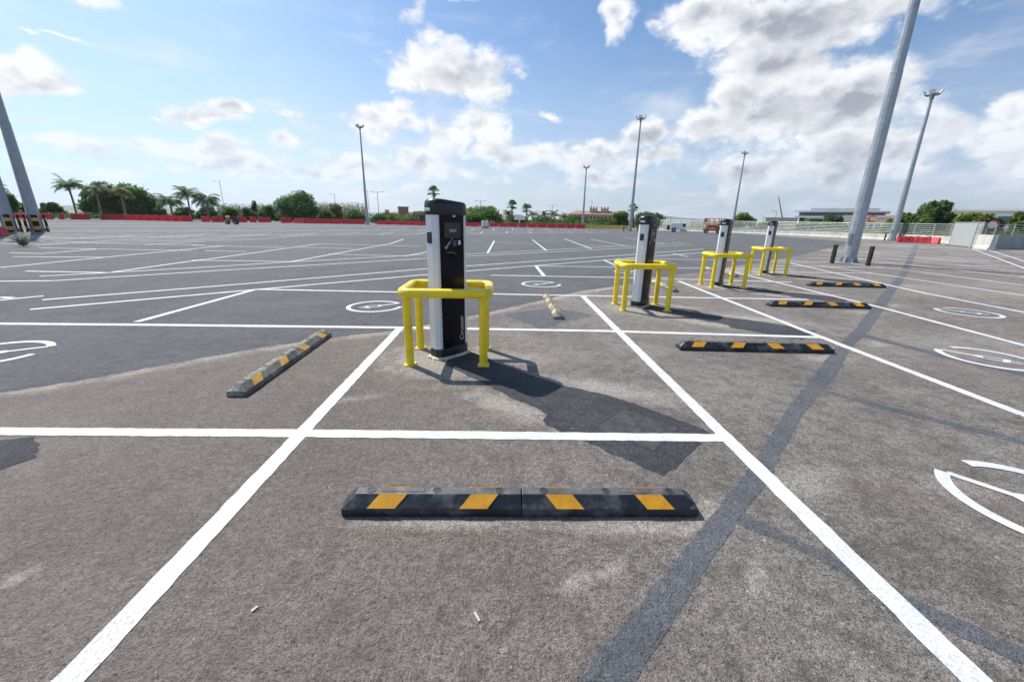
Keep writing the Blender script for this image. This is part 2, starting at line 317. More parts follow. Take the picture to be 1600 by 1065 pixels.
# ------------------------------------------------------------------ mesh helpers
class MB:
    """collects faces with a material slot each and links them as ONE mesh object"""
    def __init__(s): s.v = []; s.f = []; s.mi = []; s.sm = []
    def add(s, vs, fs, mi=0, smooth=False):
        o = len(s.v); s.v += [tuple(v) for v in vs]
        for f in fs: s.f.append(tuple(i+o for i in f)); s.mi.append(mi); s.sm.append(smooth)
    def box(s, c, d, rz=0.0, mi=0, taper=1.0):
        x, y, z = d[0]/2, d[1]/2, d[2]/2; cs, sn = math.cos(rz), math.sin(rz); vs = []
        for zz, k in ((-z, 1), (z, taper)):
            for xx, yy in ((-x, -y), (x, -y), (x, y), (-x, y)):
                xx *= k; yy *= k
                vs.append((c[0]+xx*cs-yy*sn, c[1]+xx*sn+yy*cs, c[2]+zz))
        s.add(vs, [(3, 2, 1, 0), (4, 5, 6, 7), (0, 1, 5, 4), (1, 2, 6, 5), (2, 3, 7, 6), (3, 0, 4, 7)], mi)
    def tube(s, pts, rad, n=10, mi=0, closed=False, cap=True, smooth=True, spin=0.0):
        pts = [Vector(p) for p in pts]; k = len(pts)
        rads = rad if isinstance(rad, (list, tuple)) else [rad]*k
        up = Vector((0, 0, 1)); vs = []; prev = None
        for i, p in enumerate(pts):
            a = pts[(i-1) % k] if (closed or i > 0) else p
            b = pts[(i+1) % k] if (closed or i < k-1) else p
            t = (b-a).normalized()
            if prev is None:
                x = t.cross(up)
                if x.length < 1e-3: x = Vector((1, 0, 0))
                x.normalize()
            else:
                x = prev - t*prev.dot(t)
                x.normalize()
            prev = x; y = t.cross(x)
            for j in range(n):
                q = 2*PI*j/n+spin; vs.append(p + x*(math.cos(q)*rads[i]) + y*(math.sin(q)*rads[i]))
        fs = []
        for i in range(k if closed else k-1):
            for j in range(n):
                a = i*n+j; b = i*n+(j+1) % n; c = ((i+1) % k)*n+(j+1) % n; d = ((i+1) % k)*n+j
                fs.append((a, b, c, d))
        s.add(vs, fs, mi, smooth)
        if cap and not closed:
            o = len(s.v)-len(vs)
            s.f.append(tuple(o+j for j in range(n))[::-1]); s.mi.append(mi); s.sm.append(False)
            s.f.append(tuple(o+(k-1)*n+j for j in range(n))); s.mi.append(mi); s.sm.append(False)
    def prism(s, poly, z0, z1, mi=0, smooth=False):
        n = len(poly); vs = [(p[0], p[1], z0) for p in poly]+[(p[0], p[1], z1) for p in poly]
        s.add(vs, [(i, (i+1) % n, n+(i+1) % n, n+i) for i in range(n)], mi, smooth)
        o = len(s.v)-2*n
        s.f.append(tuple(o+i for i in range(n))[::-1]); s.mi.append(mi); s.sm.append(False)
        s.f.append(tuple(o+n+i for i in range(n))); s.mi.append(mi); s.sm.append(False)
    def loft(s, rings, mi=0, smooth=False, caps=True):
        n = len(rings[0]); vs = [p for r in rings for p in r]
        fs = [(i*n+j, i*n+(j+1) % n, (i+1)*n+(j+1) % n, (i+1)*n+j) for i in range(len(rings)-1) for j in range(n)]
        s.add(vs, fs, mi, smooth)
        if caps:
            o = len(s.v)-len(vs)
            s.f.append(tuple(o+i for i in range(n))[::-1]); s.mi.append(mi); s.sm.append(False)
            s.f.append(tuple(o+(len(rings)-1)*n+i for i in range(n))); s.mi.append(mi); s.sm.append(False)
    def poly(s, pts, mi=0): s.add(pts, [tuple(range(len(pts)))], mi)
    def build(s, name, mats, parent=None, bevel=0.0, seg=2, sharp=40):
        me = bpy.data.meshes.new(name); me.from_pydata(s.v, [], s.f)
        mats = mats if isinstance(mats, (list, tuple)) else [mats]
        for m in mats: me.materials.append(m)
        me.polygons.foreach_set('material_index', s.mi)
        me.polygons.foreach_set('use_smooth', s.sm)
        me.update()
        if any(s.sm): me.set_sharp_from_angle(angle=R(sharp))
        o = bpy.data.objects.new(name, me); COL.objects.link(o)
        if parent: o.parent = parent
        if bevel:
            b = o.modifiers.new('bevel', 'BEVEL'); b.width = bevel; b.segments = seg; b.limit_method = 'ANGLE'; b.angle_limit = R(30)
        return o
def tag(o, label=None, cat=None, group=None, kind=None):
    if label: o['label'] = label
    if cat: o['category'] = cat
    if group: o['group'] = group
    if kind: o['kind'] = kind
    return o
def thing(name, label, cat, loc=(0, 0, 0), rz=0.0, group=None):
    o = bpy.data.objects.new(name, None); COL.objects.link(o); o.location = loc; o.rotation_euler = (0, 0, rz)
    o.empty_display_size = .3
    return tag(o, label, cat, group)
KIDS = {}
def dup(root, loc, rz=None, label=None, group=None, scale=None):
    def cp(o, par):
        c = o.copy(); COL.objects.link(c)
        if par: c.parent = par
        for ch in [q for q in bpy.data.objects if q.parent == o]: cp(ch, c)
        return c
    r = cp(root, None); r.location = loc
    if rz is not None: r.rotation_euler = (0, 0, rz)
    if label: r['label'] = label
    if group: r['group'] = group
    if scale: r.scale = scale
    return r
def struct(mb, name, mat): return tag(mb.build(name, mat), kind='structure')
def inset_poly(c, hx, hy, ch):
    return [(c[0]-hx+ch, c[1]-hy), (c[0]+hx-ch, c[1]-hy), (c[0]+hx, c[1]-hy+ch), (c[0]+hx, c[1]+hy-ch),
            (c[0]+hx-ch, c[1]+hy), (c[0]-hx+ch, c[1]+hy), (c[0]-hx, c[1]+hy-ch), (c[0]-hx, c[1]-hy+ch)]

# ------------------------------------------------------------------ ground, patches and painted lines
Z1, Z2, Z3, Z4 = .0010, .0020, .0030, .0046
mb = MB(); mb.poly([(-3300, -300, 0), (3300, -300, 0), (3300, 4500, 0), (-3300, 4500, 0)]); struct(mb, 'ground', M_OLD)
def flat(name, pts, z, mat, jitter=0.0, sub=0.35):
    """a flat sheet; jitter gives it the ragged edge of laid asphalt"""
    out = []
    n = len(pts)
    for i in range(n):
        a, b = Vector(pts[i]), Vector(pts[(i+1) % n]); L = (b-a).length; k = max(1, min(220, int(L/(.05 if (a.length < 8 and b.length < 12) else sub)))) if jitter else 1
        nr = Vector((-(b-a).y, (b-a).x)).normalized() if L else Vector((0, 0))
        for q in range(k):
            p = a.lerp(b, q/k)
            if jitter and q: p = p + nr*random.uniform(-jitter, jitter)
            out.append((p.x, p.y, z))
    m = MB(); m.poly(out); return struct(m, name, mat)
edge = [g(*p) for p in ((-140, 638), (0, 613), (150, 590), (270, 567), (400, 544), (520, 527), (620, 516), (720, 497), (820, 475), (905, 455), (974, 445), (1025, 433), (1095, 425), (1170, 412), (1230, 403), (1298, 387), (1350, 379))]
flat('dark_asphalt_lot', edge + [(36, 62), (18, 79), (-10, 77), (-30, 76), (-70, 72), (-90, 60), (-40, 4)], Z1, M_NEW, .02, .25)
TZ = ((300, 165), (380, 140), (480, 180), (640, 240), (800, 295), (970, 330), (1110, 372), (1250, 420), (1400, 474), (1500, 522), (1440, 560), (1360, 636), (1275, 708), (1140, 650), (1000, 590), (850, 525), (738, 478), (722, 455), (742, 430), (690, 395), (600, 362), (520, 320), (400, 262), (280, 205))
trench = [g(600+a/2.909, 500+b/2.909) for a, b in TZ]
_old = [(-.05, 4.28), (.44, 3.58), (1.03, 3.36), (1.50, 2.56), (1.02, 2.06), (.62, 2.40), (.37, 2.70), (.40, 2.98), (.02, 3.24), (-.30, 3.78), (-.62, 4.02), (-.40, 4.3)]
for i, c in enumerate(CH):
    off = (c[0]-CH[0][0], c[1]-CH[0][1]); k = (1, .95, .93, .93)[i]
    flat('asphalt_patch', [(c[0]+(p[0]-CH[0][0])*k, c[1]+(p[1]-CH[0][1])*k) for p in trench], Z2, M_PATCH, .014, .12)
flat('asphalt_patch', [g(*p) for p in ((-80, 700), (0, 688), (55, 682), (58, 714), (0, 735), (-80, 760))], Z2, M_PATCH, .02, .1)
flat('asphalt_patch', [g(*p) for p in ((788, 492), (858, 481), (928, 491), (846, 514))], Z1*1.7, M_SEAL, .03, .15)
seamL = [(899, 1066), (994, 950), (1076, 849), (1126, 788), (1158, 748), (1186, 710), (1222, 650), (1274, 583), (1305, 543), (1338, 512), (1377, 460), (1405, 428), (1428, 384)]
seamR = [(1436, 384), (1418, 428), (1396, 460), (1362, 512), (1330, 543), (1308, 583), (1254, 648), (1219, 712), (1200, 750), (1166, 795), (1125, 856), (1065, 950), (994, 1066)]
flat('sealed_seam', [g(*p) for p in seamL+seamR], Z1*1.6, M_SEAL, .007, .2)
flat('sealed_seam', [g(*p) for p in ((1160, 800), (1240, 838), (1330, 884), (1450, 945), (1600, 1012), (1720, 1066), (1720, 1100), (1600, 1038), (1440, 966), (1320, 897), (1230, 848), (1150, 818))], Z1*1.3, M_SEAL, .01, .15)
flat('sealed_seam', [g(*p) for p in ((1288, 609), (1440, 648), (1600, 686), (1700, 709), (1700, 716), (1600, 694), (1430, 652), (1284, 613))], Z1*1.3, M_SEAL, .006, .15)
flat('sealed_seam', [g(*p) for p in ((1345, 520), (1480, 555), (1640, 592), (1640, 597), (1470, 558), (1340, 524))], Z1*1.3, M_SEAL, .006, .2)

LN = MB()
def line(a, b, w=.105, z=Z3):
    a, b = Vector(a), Vector(b); t = (b-a).normalized(); nn = Vector((-t.y, t.x))*w/2
    near = (a.length < 9 or b.length < 9); k = max(1, min(160, int((b-a).length/(.05 if near else .4))))
    L = [a.lerp(b, i/k) for i in range(k+1)]
    o1 = [(p+nn*random.uniform(.92, 1.05)) for p in L]; o2 = [(p-nn*random.uniform(.92, 1.05)) for p in L]
    LN.add([(p.x, p.y, z) for p in o1]+[(p.x, p.y, z) for p in o2], [(k+1+i, k+2+i, i+1, i) for i in range(k)])
# own row: stall lines run away from the viewer, cross lines step back one stall at a time
line((-1.38, -.3), (-1.38, 5.30)); line((1.60, -.3), (1.60, 2.43), .11); line((1.60, 2.43), (1.62, 7.95))
line(g(1680, 675), g(1599.4, 648)); line(g(1599.4, 648), g(1318.5, 540.5)); line(g(1318.5, 540.5), g(1060, 439))
line(g(1700, 566), g(1374.7, 480)); line(g(1374.7, 480), g(1130, 421))
line(g(1700, 507), g(1449.6, 459)); line(g(1449.6, 459), g(1235, 411))
zc = Z3+.0005
line((-7.5, 2.535), (-1.38, 2.525), z=zc); line((-1.38, 2.525), (1.60, 2.49), z=zc)
line(g(-60, 505.3), g(247.5, 507.7), z=zc); line(g(247.5, 507.7), g(618, 511.8), z=zc); line(g(618, 511.8), g(943.8, 517.2), z=zc); line(g(943.8, 517.2), g(1282, 527), z=zc)
line(g(402, 452), g(908, 462), z=zc); line(g(908, 462), g(1262, 468), z=zc)
line(g(767, 430), g(988, 434), z=zc); line(g(988, 434), g(1238, 441), z=zc)
line(g(839, 415.6), g(1240, 421), z=zc)
line(g(962, 404), g(1230, 407), z=zc)
for a, b in (((213, 503), (400, 452)), ((837, 415), (850, 431)), ((943, 406), (965, 416)), ((1052, 396), (1075, 401))): line(g(*a), g(*b))
D1Z = Z3+.0010
def diag(pts, z=D1Z, w=.10):
    q = [g(*p) for p in pts]
    for a, b in zip(q, q[1:]): line(a, b, w, z)
diag([(47, 483.5), (320, 459.6), (400, 452.5), (729, 423.6), (838, 415), (988, 403), (1120, 393)])
diag([(66, 468.6), (320, 448.6), (660, 420.5), (991, 397.4), (1100, 389)])
diag([(0, 469), (20, 467), (68, 462.4)]); diag([(0, 464.4), (20, 465.6)])
diag([(-40, 440), (46, 439), (82, 438.8), (320, 424), (660, 404), (991, 387), (1080, 382)])
diag([(62, 431.6), (170, 426), (320, 417.4), (458, 409), (660, 398), (728, 397), (991, 383.6), (1070, 379)])
# next row across the first aisle
for a, b in (((176, 425), (320, 405)), ((455, 408.8), (610, 380.6)), ((610, 380.6), (631, 373.4)), ((300, 408.3), (498, 381)), ((635, 399.8), (690, 389)),
             ((762, 395), (772.4, 376)), ((854, 391.6), (832, 374.6)), ((924, 388.5), (882, 373)), ((979, 384.6), (923, 373.6)), ((1040, 381), (975, 371)),
             ((0, 418), (160, 402.4)), ((160, 402.4), (350, 384)), ((62, 396.6), (152, 389)), ((52, 383.6), (124, 379)), ((228, 382.4), (320, 377))): line(g(*a), g(*b))
for a, b in (((40, 423.6), (166, 426)), ((20, 401), (160, 402)), ((60, 387), (150, 389)), ((150, 389), (320, 391.6)), ((16, 395), (62, 396)), ((300, 406.5), (455, 408.8)), ((514, 397), (637, 400.2)),
             ((300, 391.2), (385, 393)), ((300, 383.3), (446, 386.3)), ((464, 386.3), (554, 388.5)), ((498, 380.6), (660, 385.1)), ((124, 379), (320, 383)), ((913, 383.4), (965, 384.6)), ((767, 378.5), (834, 381.1)), ((839, 375.9), (878, 377.1))): line(g(*a), g(*b), z=zc)
def far_row(x0, y0, x1, sx=2.75, sl=.82, depth=9.0, hl=8.5):
    x = x0; y = y0
    pts = []
    while x < x1:
        line((x, y), (x, y+depth), .10); line((x-hl, y+.01), (x, y+.01), .10, zc); pts.append((x, y)); x += sx; y += sx*sl
    line((pts[0][0], pts[0][1]), (pts[-1][0], pts[-1][1]), .10, D1Z)
    line((pts[0][0], pts[0][1]-1.4), (pts[-1][0], pts[-1][1]-1.4), .10, D1Z)
far_row(-34, 9.5, -13, depth=8)
far_row(-38, 13, 16, depth=5.5)
far_row(-48, 16, 18)
far_row(-56, 27, 16)
far_row(-58, 42, 4)
# the old row runs on to the right towards the far wall
x = 11.9
for i in range(12):
    lo = 14.6+(x-19.26) if i > 2 else (8.5, 9.9, 10.2)[i]; hi = 12.9+.88*(x-9.5)
    line((x, lo), (x, hi), .10); line((x-4.6, hi-2.3), (x, hi-2.3), .10, zc)
    if i > 1: line((x, lo+2.2), (x+1.6, lo+2.2), .10, zc)
    x += 2.2
diag([(1520, 389), (1600, 419), (1700, 457)]); diag([(1542, 390), (1600, 408), (1700, 440)])
diag([(1543, 393), (1640, 394)])
struct(LN, 'parking_lines', M_LINE)

# painted charging symbols: an open ring whose end runs in as a cable to a plug
def ev_symbol(c, turn, label, sz=1.0):
    m = MB(); ro, ri = .445*sz, .375*sz
    def P2(r, a): return (r*math.cos(R(a)), r*math.sin(R(a)), 0)
    A = [128+ (322*i/56) for i in range(57)]                      # 128 deg round to 90 deg
    vo = [P2(ro, a) for a in A]; vi = [P2(ri, a) for a in A]
    m.add(vo+vi, [(i, i+1, 58+i, 57+i) for i in range(56)])
    u = Vector((math.cos(R(128)), math.sin(R(128)), 0)); p = Vector((-u.y, u.x, 0))
    zq = [0]
    def Q(s_, t_): q = u*(s_*sz)+p*(t_*sz); return (q.x, q.y, .0003*zq[0])
    def quad(s0, s1, t0, t1): zq[0] += 1; m.add([Q(s0, t0), Q(s1, t0), Q(s1, t1), Q(s0, t1)], [(0, 1, 2, 3)])
    quad(.39, .10, -.025, .025)                                    # cable
    zq[0] += 1; m.add([Q(.12, -.03), Q(.085, -.055), Q(.045, -.055), Q(.045, .055), Q(.085, .055), Q(.12, .03)], [(5, 4, 3, 2, 1, 0)])
    quad(.05, -.11, -.075, -.045); quad(.05, -.11, .045, .075)     # plug cheeks
    zq[0] += 1; m.add([Q(-.105, -.085), Q(-.145, -.085), Q(-.16, -.06), Q(-.16, .06), Q(-.145, .085), Q(-.105, .085)], [(0, 1, 2, 3, 4, 5)])
    quad(-.155, -.25, -.06, -.03); quad(-.155, -.25, .03, .06)     # pins
    me_o = m.build('charging_symbol', M_LINE); me_o.location = (c[0], c[1], Z4); me_o.rotation_euler = (0, 0, R(turn))
    return tag(me_o, label, 'road marking', 'painted charging symbols')
ev_symbol((3.0, 1.78), 0, 'large white charging symbol on the asphalt at the lower right edge, cut by the frame')
ev_symbol((5.69, 4.32), 0, 'white ring charging symbol in the stall right of the second wheel stop facing the viewer', 1.02)
ev_symbol((8.36, 6.88), 0, 'white ring charging symbol in the right stalls, farthest from the viewer on brown asphalt')
ev_symbol((-2.13, 6.72), -90, 'white ring charging symbol on dark asphalt beside the left post of the nearest guard', 1.03)
ev_symbol((.92, 9.43), -90, 'white ring charging symbol on dark asphalt between the two nearest chargers', 1.05)
ev_symbol((-5.34, 4.12), -90, 'white charging symbol on dark asphalt cut off by the left edge', 1.05)
ev_symbol((3.8, 12.05), -90, 'white charging symbol on dark asphalt mostly hidden behind the second guard')

# ------------------------------------------------------------------ inspection cover in the trench patch
HQ = [Vector(g(*p)) for p in ((926.6, 668.5), (974.7, 637.5), (1064, 668.4), (1022.8, 706))]; HC = sum(HQ, Vector((0, 0)))/4; hd_ = HQ[2]-HQ[1]; HA = math.atan2(hd_.y, hd_.x); HW = ((HQ[2]-HQ[1]).length+(HQ[3]-HQ[0]).length)/2; HH = ((HQ[1]-HQ[0]).length+(HQ[2]-HQ[3]).length)/2
cov = thing('inspection_cover', 'square ribbed iron inspection cover set in dark asphalt, crossed by a white line', 'manhole cover', ((HC[0], HC[1], Z2)), HA)
m = MB(); m.box((0, 0, .0002), (HW, HH, .0006)); m.build('frame', M_IRONF, cov)
m = MB(); m.box((0, 0, .0003), (HW-.03, HH-.03, .0009))
for i in range(30): m.box((0, (HH-.06)*(i/29-.5), .0007), (HW-.06, .007, .0005))
m.build('lid', M_IRON, cov)
for sx_ in (-.03, .03):
    m = MB(); m.tube([(sx_+.02, -.02, .0002), (sx_+.02, -.02, .0012)], .012, 10); m.build('lifting_hole', M_DARKOP, cov)  # flat near-black disc, colour stands in for the shade of a hole

# ------------------------------------------------------------------ wheel stops
HZ = .046
def stop_profile(x, hw, ht, hz=HZ):
    """cross-section ring of a rubber stop at length x"""
    return [(x, -hw, 0), (x, -hw, hz), (x, -ht, .098), (x, ht, .098), (x, hw, hz), (x, hw, 0)]
def make_stop(name, label, loc, rz, body, top, amb, L=1.82):
    t = thing(name, label, 'wheel stop', loc, rz, 'rubber wheel stops')
    hl = L/2; hw = .080; ht = .027
    for s in (-1, 1):
        m = MB(); xa, xb = (.0012, hl) if s > 0 else (-hl, -.0012)
        if s > 0: st = [stop_profile(xa, hw, ht), stop_profile(xb-.062, hw, ht)]
        else: st = [stop_profile(xa+.062, hw, ht), stop_profile(xb, hw, ht)]
        e = hl*s; end = [(e, -hw, 0), (e, -hw, HZ-.002), (e, -ht*1.3, HZ+.003), (e, ht*1.3, HZ+.003), (e, hw, HZ-.002), (e, hw, 0)]
        rings = st+[end] if s > 0 else [end]+st
        m.loft(rings)
        for i, f in enumerate(m.f):
            vs = [m.v[j] for j in f]
            if all(v[2] > .0975 for v in vs): m.mi[i] = 1
        ob = m.build('rubber_half', [body, top], t, .006, 2)
        # raised lip and blank nameplate recess on the top
        m = MB(); m.box((s*(hl-.30), 0, .0985), (.22, .030, .004)); m.build('nameplate', top, t, .0015, 1)
        for hx in ((hl-.135), (hl-.47), .115):
            m = MB(); n_ = 14
            ring = lambda r_, z_: [(s*hx+r_*math.cos(2*PI*q/n_), 0+r_*math.sin(2*PI*q/n_), z_) for q in range(n_)]
            m.loft([ring(.025, .0975), ring(.023, .1010), ring(.020, .1010), ring(.0185, .0988)], smooth=False)
            for i, f in enumerate(m.f):
                if i >= 2*n_ : m.mi[i] = 1
            m.build('bolt_hole', [top, M_DARKOP], t)  # shallow ring, its floor painted near-black as the hole's shade
        for side in (-1, 1):
            for px_ in (hl*.75, hl*.24):
                # parallelogram pad lying on the slope, leaning towards the middle
                rise, run = .098-HZ, hw-ht; nl = math.hypot(rise, run)
                def on(x_, q, lift): return (x_, side*(hw-run*q + lift*rise/nl), HZ+rise*q + lift*run/nl)
                w = .070; sh = .028*-s
                q4 = [(s*px_-w-sh, .03), (s*px_+w-sh, .03), (s*px_+w+sh, .97), (s*px_-w+sh, .97)]
                m = MB(); m.loft([[on(x_, q, -.003) for x_, q in q4], [on(x_, q, .0035) for x_, q in q4]])
                m.build('reflector', amb, t)
    return t
s1 = make_stop('wheel_stop', 'glossy black rubber wheel stop with four amber reflectors, nearest the viewer', (.115, 1.785, 0), R(-.2), M_RUB, M_RUBTOP, M_AMB)
s2 = make_stop('wheel_stop', 'dusty grey wheel stop lying lengthwise left of the nearest charger', (-2.20, 4.02, 0), R(91), M_RUBOLD, M_RUBOLD, M_AMBOLD)
for loc, rz, lab, src in (((.87, 6.86, 0), 90, 'dusty wheel stop lying lengthwise behind and right of the nearest charger', s2),
                          ((3.75, 9.5, 0), 90, 'wheel stop lying lengthwise behind the second charger, seen through its guard', s2),
                          ((6.62, 12.2, 0), 90, 'wheel stop lying lengthwise behind the third charger, seen through its guard', s2),
                          ((3.03, 4.54, 0), -2, 'black wheel stop in the next stall, right of the iron inspection cover', s1),
                          ((5.85, 7.2, 0), -3, 'middle black wheel stop of the three right of the chargers', s1),
                          ((8.53, 9.78, 0), -4, 'farthest black wheel stop on the right, in front of the thick lamp mast', s1)):
    dup(src, loc, R(rz), lab)

# ------------------------------------------------------------------ charging stations
def text_mesh(s, size, depth=.0008):
    cu = bpy.data.curves.new('lettering', 'FONT'); cu.body = s; cu.size = size; cu.extrude = depth
    cu.align_x = 'LEFT'; cu.align_y = 'CENTER'; cu.resolution_u = 3; cu.space_character = 1.04
    o = bpy.data.objects.new('lettering', cu); COL.objects.link(o)
    dg = bpy.context.evaluated_depsgraph_get(); me = bpy.data.meshes.new_from_object(o.evaluated_get(dg))
    bpy.data.objects.remove(o, do_unlink=True)
    return me
def charger_plan(hw, hd, bow, ch, n=6):
    """plan of the column: flat sides, cut corners and a gently bowed front (-Y) and back"""
    fr = [(-hw+ch + (2*hw-2*ch)*i/n, -hd - bow*(1-(2*i/n-1)**2)) for i in range(n+1)]
    return [(-hw, hd-ch), (-hw, -hd+ch)] + fr + [(hw, -hd+ch), (hw, hd-ch)] + [(-x, -y) for x, y in fr]
def make_charger(label):
    t = thing('charging_station', label, 'charger', (CH[0][0], CH[0][1], 0), R(45), 'electric car chargers')
    hw, hd = .215, .082
    m = MB(); m.prism(charger_plan(hw, hd, .006, .035), .105, 1.445); m.build('housing', M_ALU, t, .004, 2)
    # front panel between the aluminium edges
    fw = .150; n = 8; fr = [(-fw+2*fw*i/n, -hd-.0095-.007*(1-(2*i/n-1)**2)) for i in range(n+1)]
    m = MB(); m.prism([(fw, -hd+.01), (-fw, -hd+.01)]+fr, .10, 1.445); m.build('front_panel', M_BLK, t, .002, 1)
    m = MB(); m.prism([(-x, -y) for x, y in [(fw, -hd+.01), (-fw, -hd+.01)]+fr], .10, 1.445); m.build('rear_panel', M_BLK, t, .002, 1)
    # plinth
    P = charger_plan(hw+.004, hd+.012, .02, .045)
    m = MB(); m.loft([[(x, y, .0) for x, y in P], [(x, y, .085) for x, y in P], [(x*.985, y*.97, .112) for x, y in P]]); m.build('plinth', M_CAP, t, .006, 2)
    m = MB(); rr = []
    for i in range(36):
        a = 2*PI*i/36; k = 1+random.uniform(-.04, .06)
        ex = abs(math.cos(a))**.6*math.copysign(1, math.cos(a)); ey = abs(math.sin(a))**.6*math.copysign(1, math.sin(a))
        rr.append((ex*(hw+.026)*k, ey*(hd+.05)*k))
    m.loft([[(x, y, 0) for x, y in rr], [(x*.99, y*.98, .016) for x, y in rr], [(x*.93, y*.9, .024) for x, y in rr]]); m.build('mortar_bed', M_MORTAR, t)
    # domed hood, higher at the socket side (-X)
    m = MB(); rings = []
    for z, k, tl in ((1.440, 1.0, 0), (1.452, 1.03, 0), (1.535, 1.03, .25), (1.565, .99, .7), (1.582, .90, 1.0), (1.59, .62, 1.1)):
        rings.append([(x*k, y*k*1.06, z - tl*.022*(x+hw)/(2*hw)) for x, y in charger_plan(hw+.003, hd+.006, .018, .045)])
    m.loft(rings, smooth=True); m.build('hood', M_CAP, t, 0, sharp=50)
    # lens strip on the socket sides
    for sx_ in (-1,):
        m = MB(); m.box((sx_*(hw+.0095), 0, 1.487), (.008, .085, .026)); m.build('indicator_lens', M_GREENLED, t, .003, 1)
        # socket cover
        so = MB(); so.loft([[(sx_*(hw-.004), -.046, 1.172), (sx_*(hw-.004), .012, 1.172), (sx_*(hw-.004), .026, 1.188), (sx_*(hw-.004), .026, 1.290), (sx_*(hw-.004), -.046, 1.290)],
                            [(sx_*(hw+.017), -.041, 1.180), (sx_*(hw+.017), .009, 1.180), (sx_*(hw+.017), .021, 1.193), (sx_*(hw+.015), .021, 1.284), (sx_*(hw+.015), -.041, 1.284)]])
        so.build('socket_cover', M_CAP, t, .006, 2)
    fy = -hd-.0165
    m = MB(); m.box((.0, fy-.0012, 1.300), (.205, .004, .145)); dp = m.build('display', M_DISP, t, .0015, 1)
    m = MB(); m.box((.0, fy-.0042, 1.296), (.090, .003, .028)); m.build('screen', M_SCR, dp, .001, 1)
    # printed hint: hand-held plug, text lines and a small plate
    m = MB(); y = fy-.0030
    def st(pts, w):
        for (x0, z0), (x1, z1) in zip(pts, pts[1:]):
            t_ = Vector((x1-x0, z1-z0)).normalized(); nx, nz = -t_.y*w/2, t_.x*w/2
            m.add([(x0+nx, y, z0+nz), (x0-nx, y, z0-nz), (x1-nx, y, z1-nz), (x1+nx, y, z1+nz)], [(0, 1, 2, 3)])
    st([(-.075, 1.145), (-.055, 1.175), (-.035, 1.185)], .018); st([(-.035, 1.185), (-.01, 1.220), (.02, 1.240)], .007); st([(-.10, 1.130), (-.075, 1.145)], .028)
    for q in range(4): st([(0, 1.196-.014*q), (.045, 1.196-.014*q)], .004)
    st([(-.085, 1.085), (-.04, 1.092), (.01, 1.085), (.04, 1.065)], .004)
    m.build('user_print', M_PRINT, t)
    m = MB(); m.box((.085, fy-.0002, 1.180), (.028, .003, .042)); m.build('label_plate', M_WHITE, t, .001, 1)
    m = MB(); m.box((.02, fy-.002, 1.432), (.032, .008, .018)); m.build('lock', M_WHITE, t, .002, 1)
    me = text_mesh('Circutor', .072); me.materials.clear(); me.materials.append(M_DECAL)
    o = bpy.data.objects.new('lettering', me); COL.objects.link(o); o.parent = t
    o.matrix_local = Matrix.Translation((.100, fy+.0020, .165)) @ Matrix.Rotation(R(90), 4, 'X') @ Matrix.Rotation(R(90), 4, 'Z')
    return t
ch1 = make_charger('silver and black charging column nearest the viewer, lettering up its black front')
for c, lab in zip(CH[1:], ('second nearest charging column, silver side facing the viewer', 'third charging column, between the second column and the farthest one', 'farthest charging column, smallest in the row')):
    dup(ch1, (c[0], c[1], 0), None, lab, None, (1, 1, .975))
ch1.scale = (1, 1, 1.025)

# ------------------------------------------------------------------ yellow guard frames
def make_guard(label, loc):
    t = thing('guard_frame', label, 'safety barrier', loc, 0, 'yellow tube guards round the chargers')
    lx, ly = .375, .275
    for sx_ in (-1, 1):
        for sy_ in (-1, 1):
            m = MB(); m.tube([(sx_*lx, sy_*ly, .006), (sx_*lx, sy_*ly, .735)], .0425, 16); lg = m.build('leg', M_YEL, t)
            m = MB(); m.box((sx_*lx, sy_*ly, .006), (.115, .115, .012)); m.build('foot_plate', M_YELFOOT, lg, .002, 1)
    rx, ry, rc = .425, .305, .09; pts = []
    for cx_, cy_, a0 in ((rx-rc, ry-rc, 0), (-rx+rc, ry-rc, 90), (-rx+rc, -ry+rc, 180), (rx-rc, -ry+rc, 270)):
        for q in range(7):
            a = R(a0+15*q); pts.append((cx_+rc*math.cos(a), cy_+rc*math.sin(a), .748))
    m = MB(); m.tube(pts, .0465, 16, closed=True); m.build('top_rail', M_YEL, t)
    return t
GD = [(-.555, 4.19), (2.44, 6.93), (5.26, 9.52), (8.03, 12.12)]
gd1 = make_guard('yellow tube guard on four legs around the charger nearest the viewer', (GD[0][0], GD[0][1], 0))
for c, lab in zip(GD[1:], ('yellow tube guard around the second nearest charger', 'yellow tube guard around the third charger', 'yellow tube guard around the farthest charger')):
    dup(gd1, (c[0], c[1], 0), None, lab)

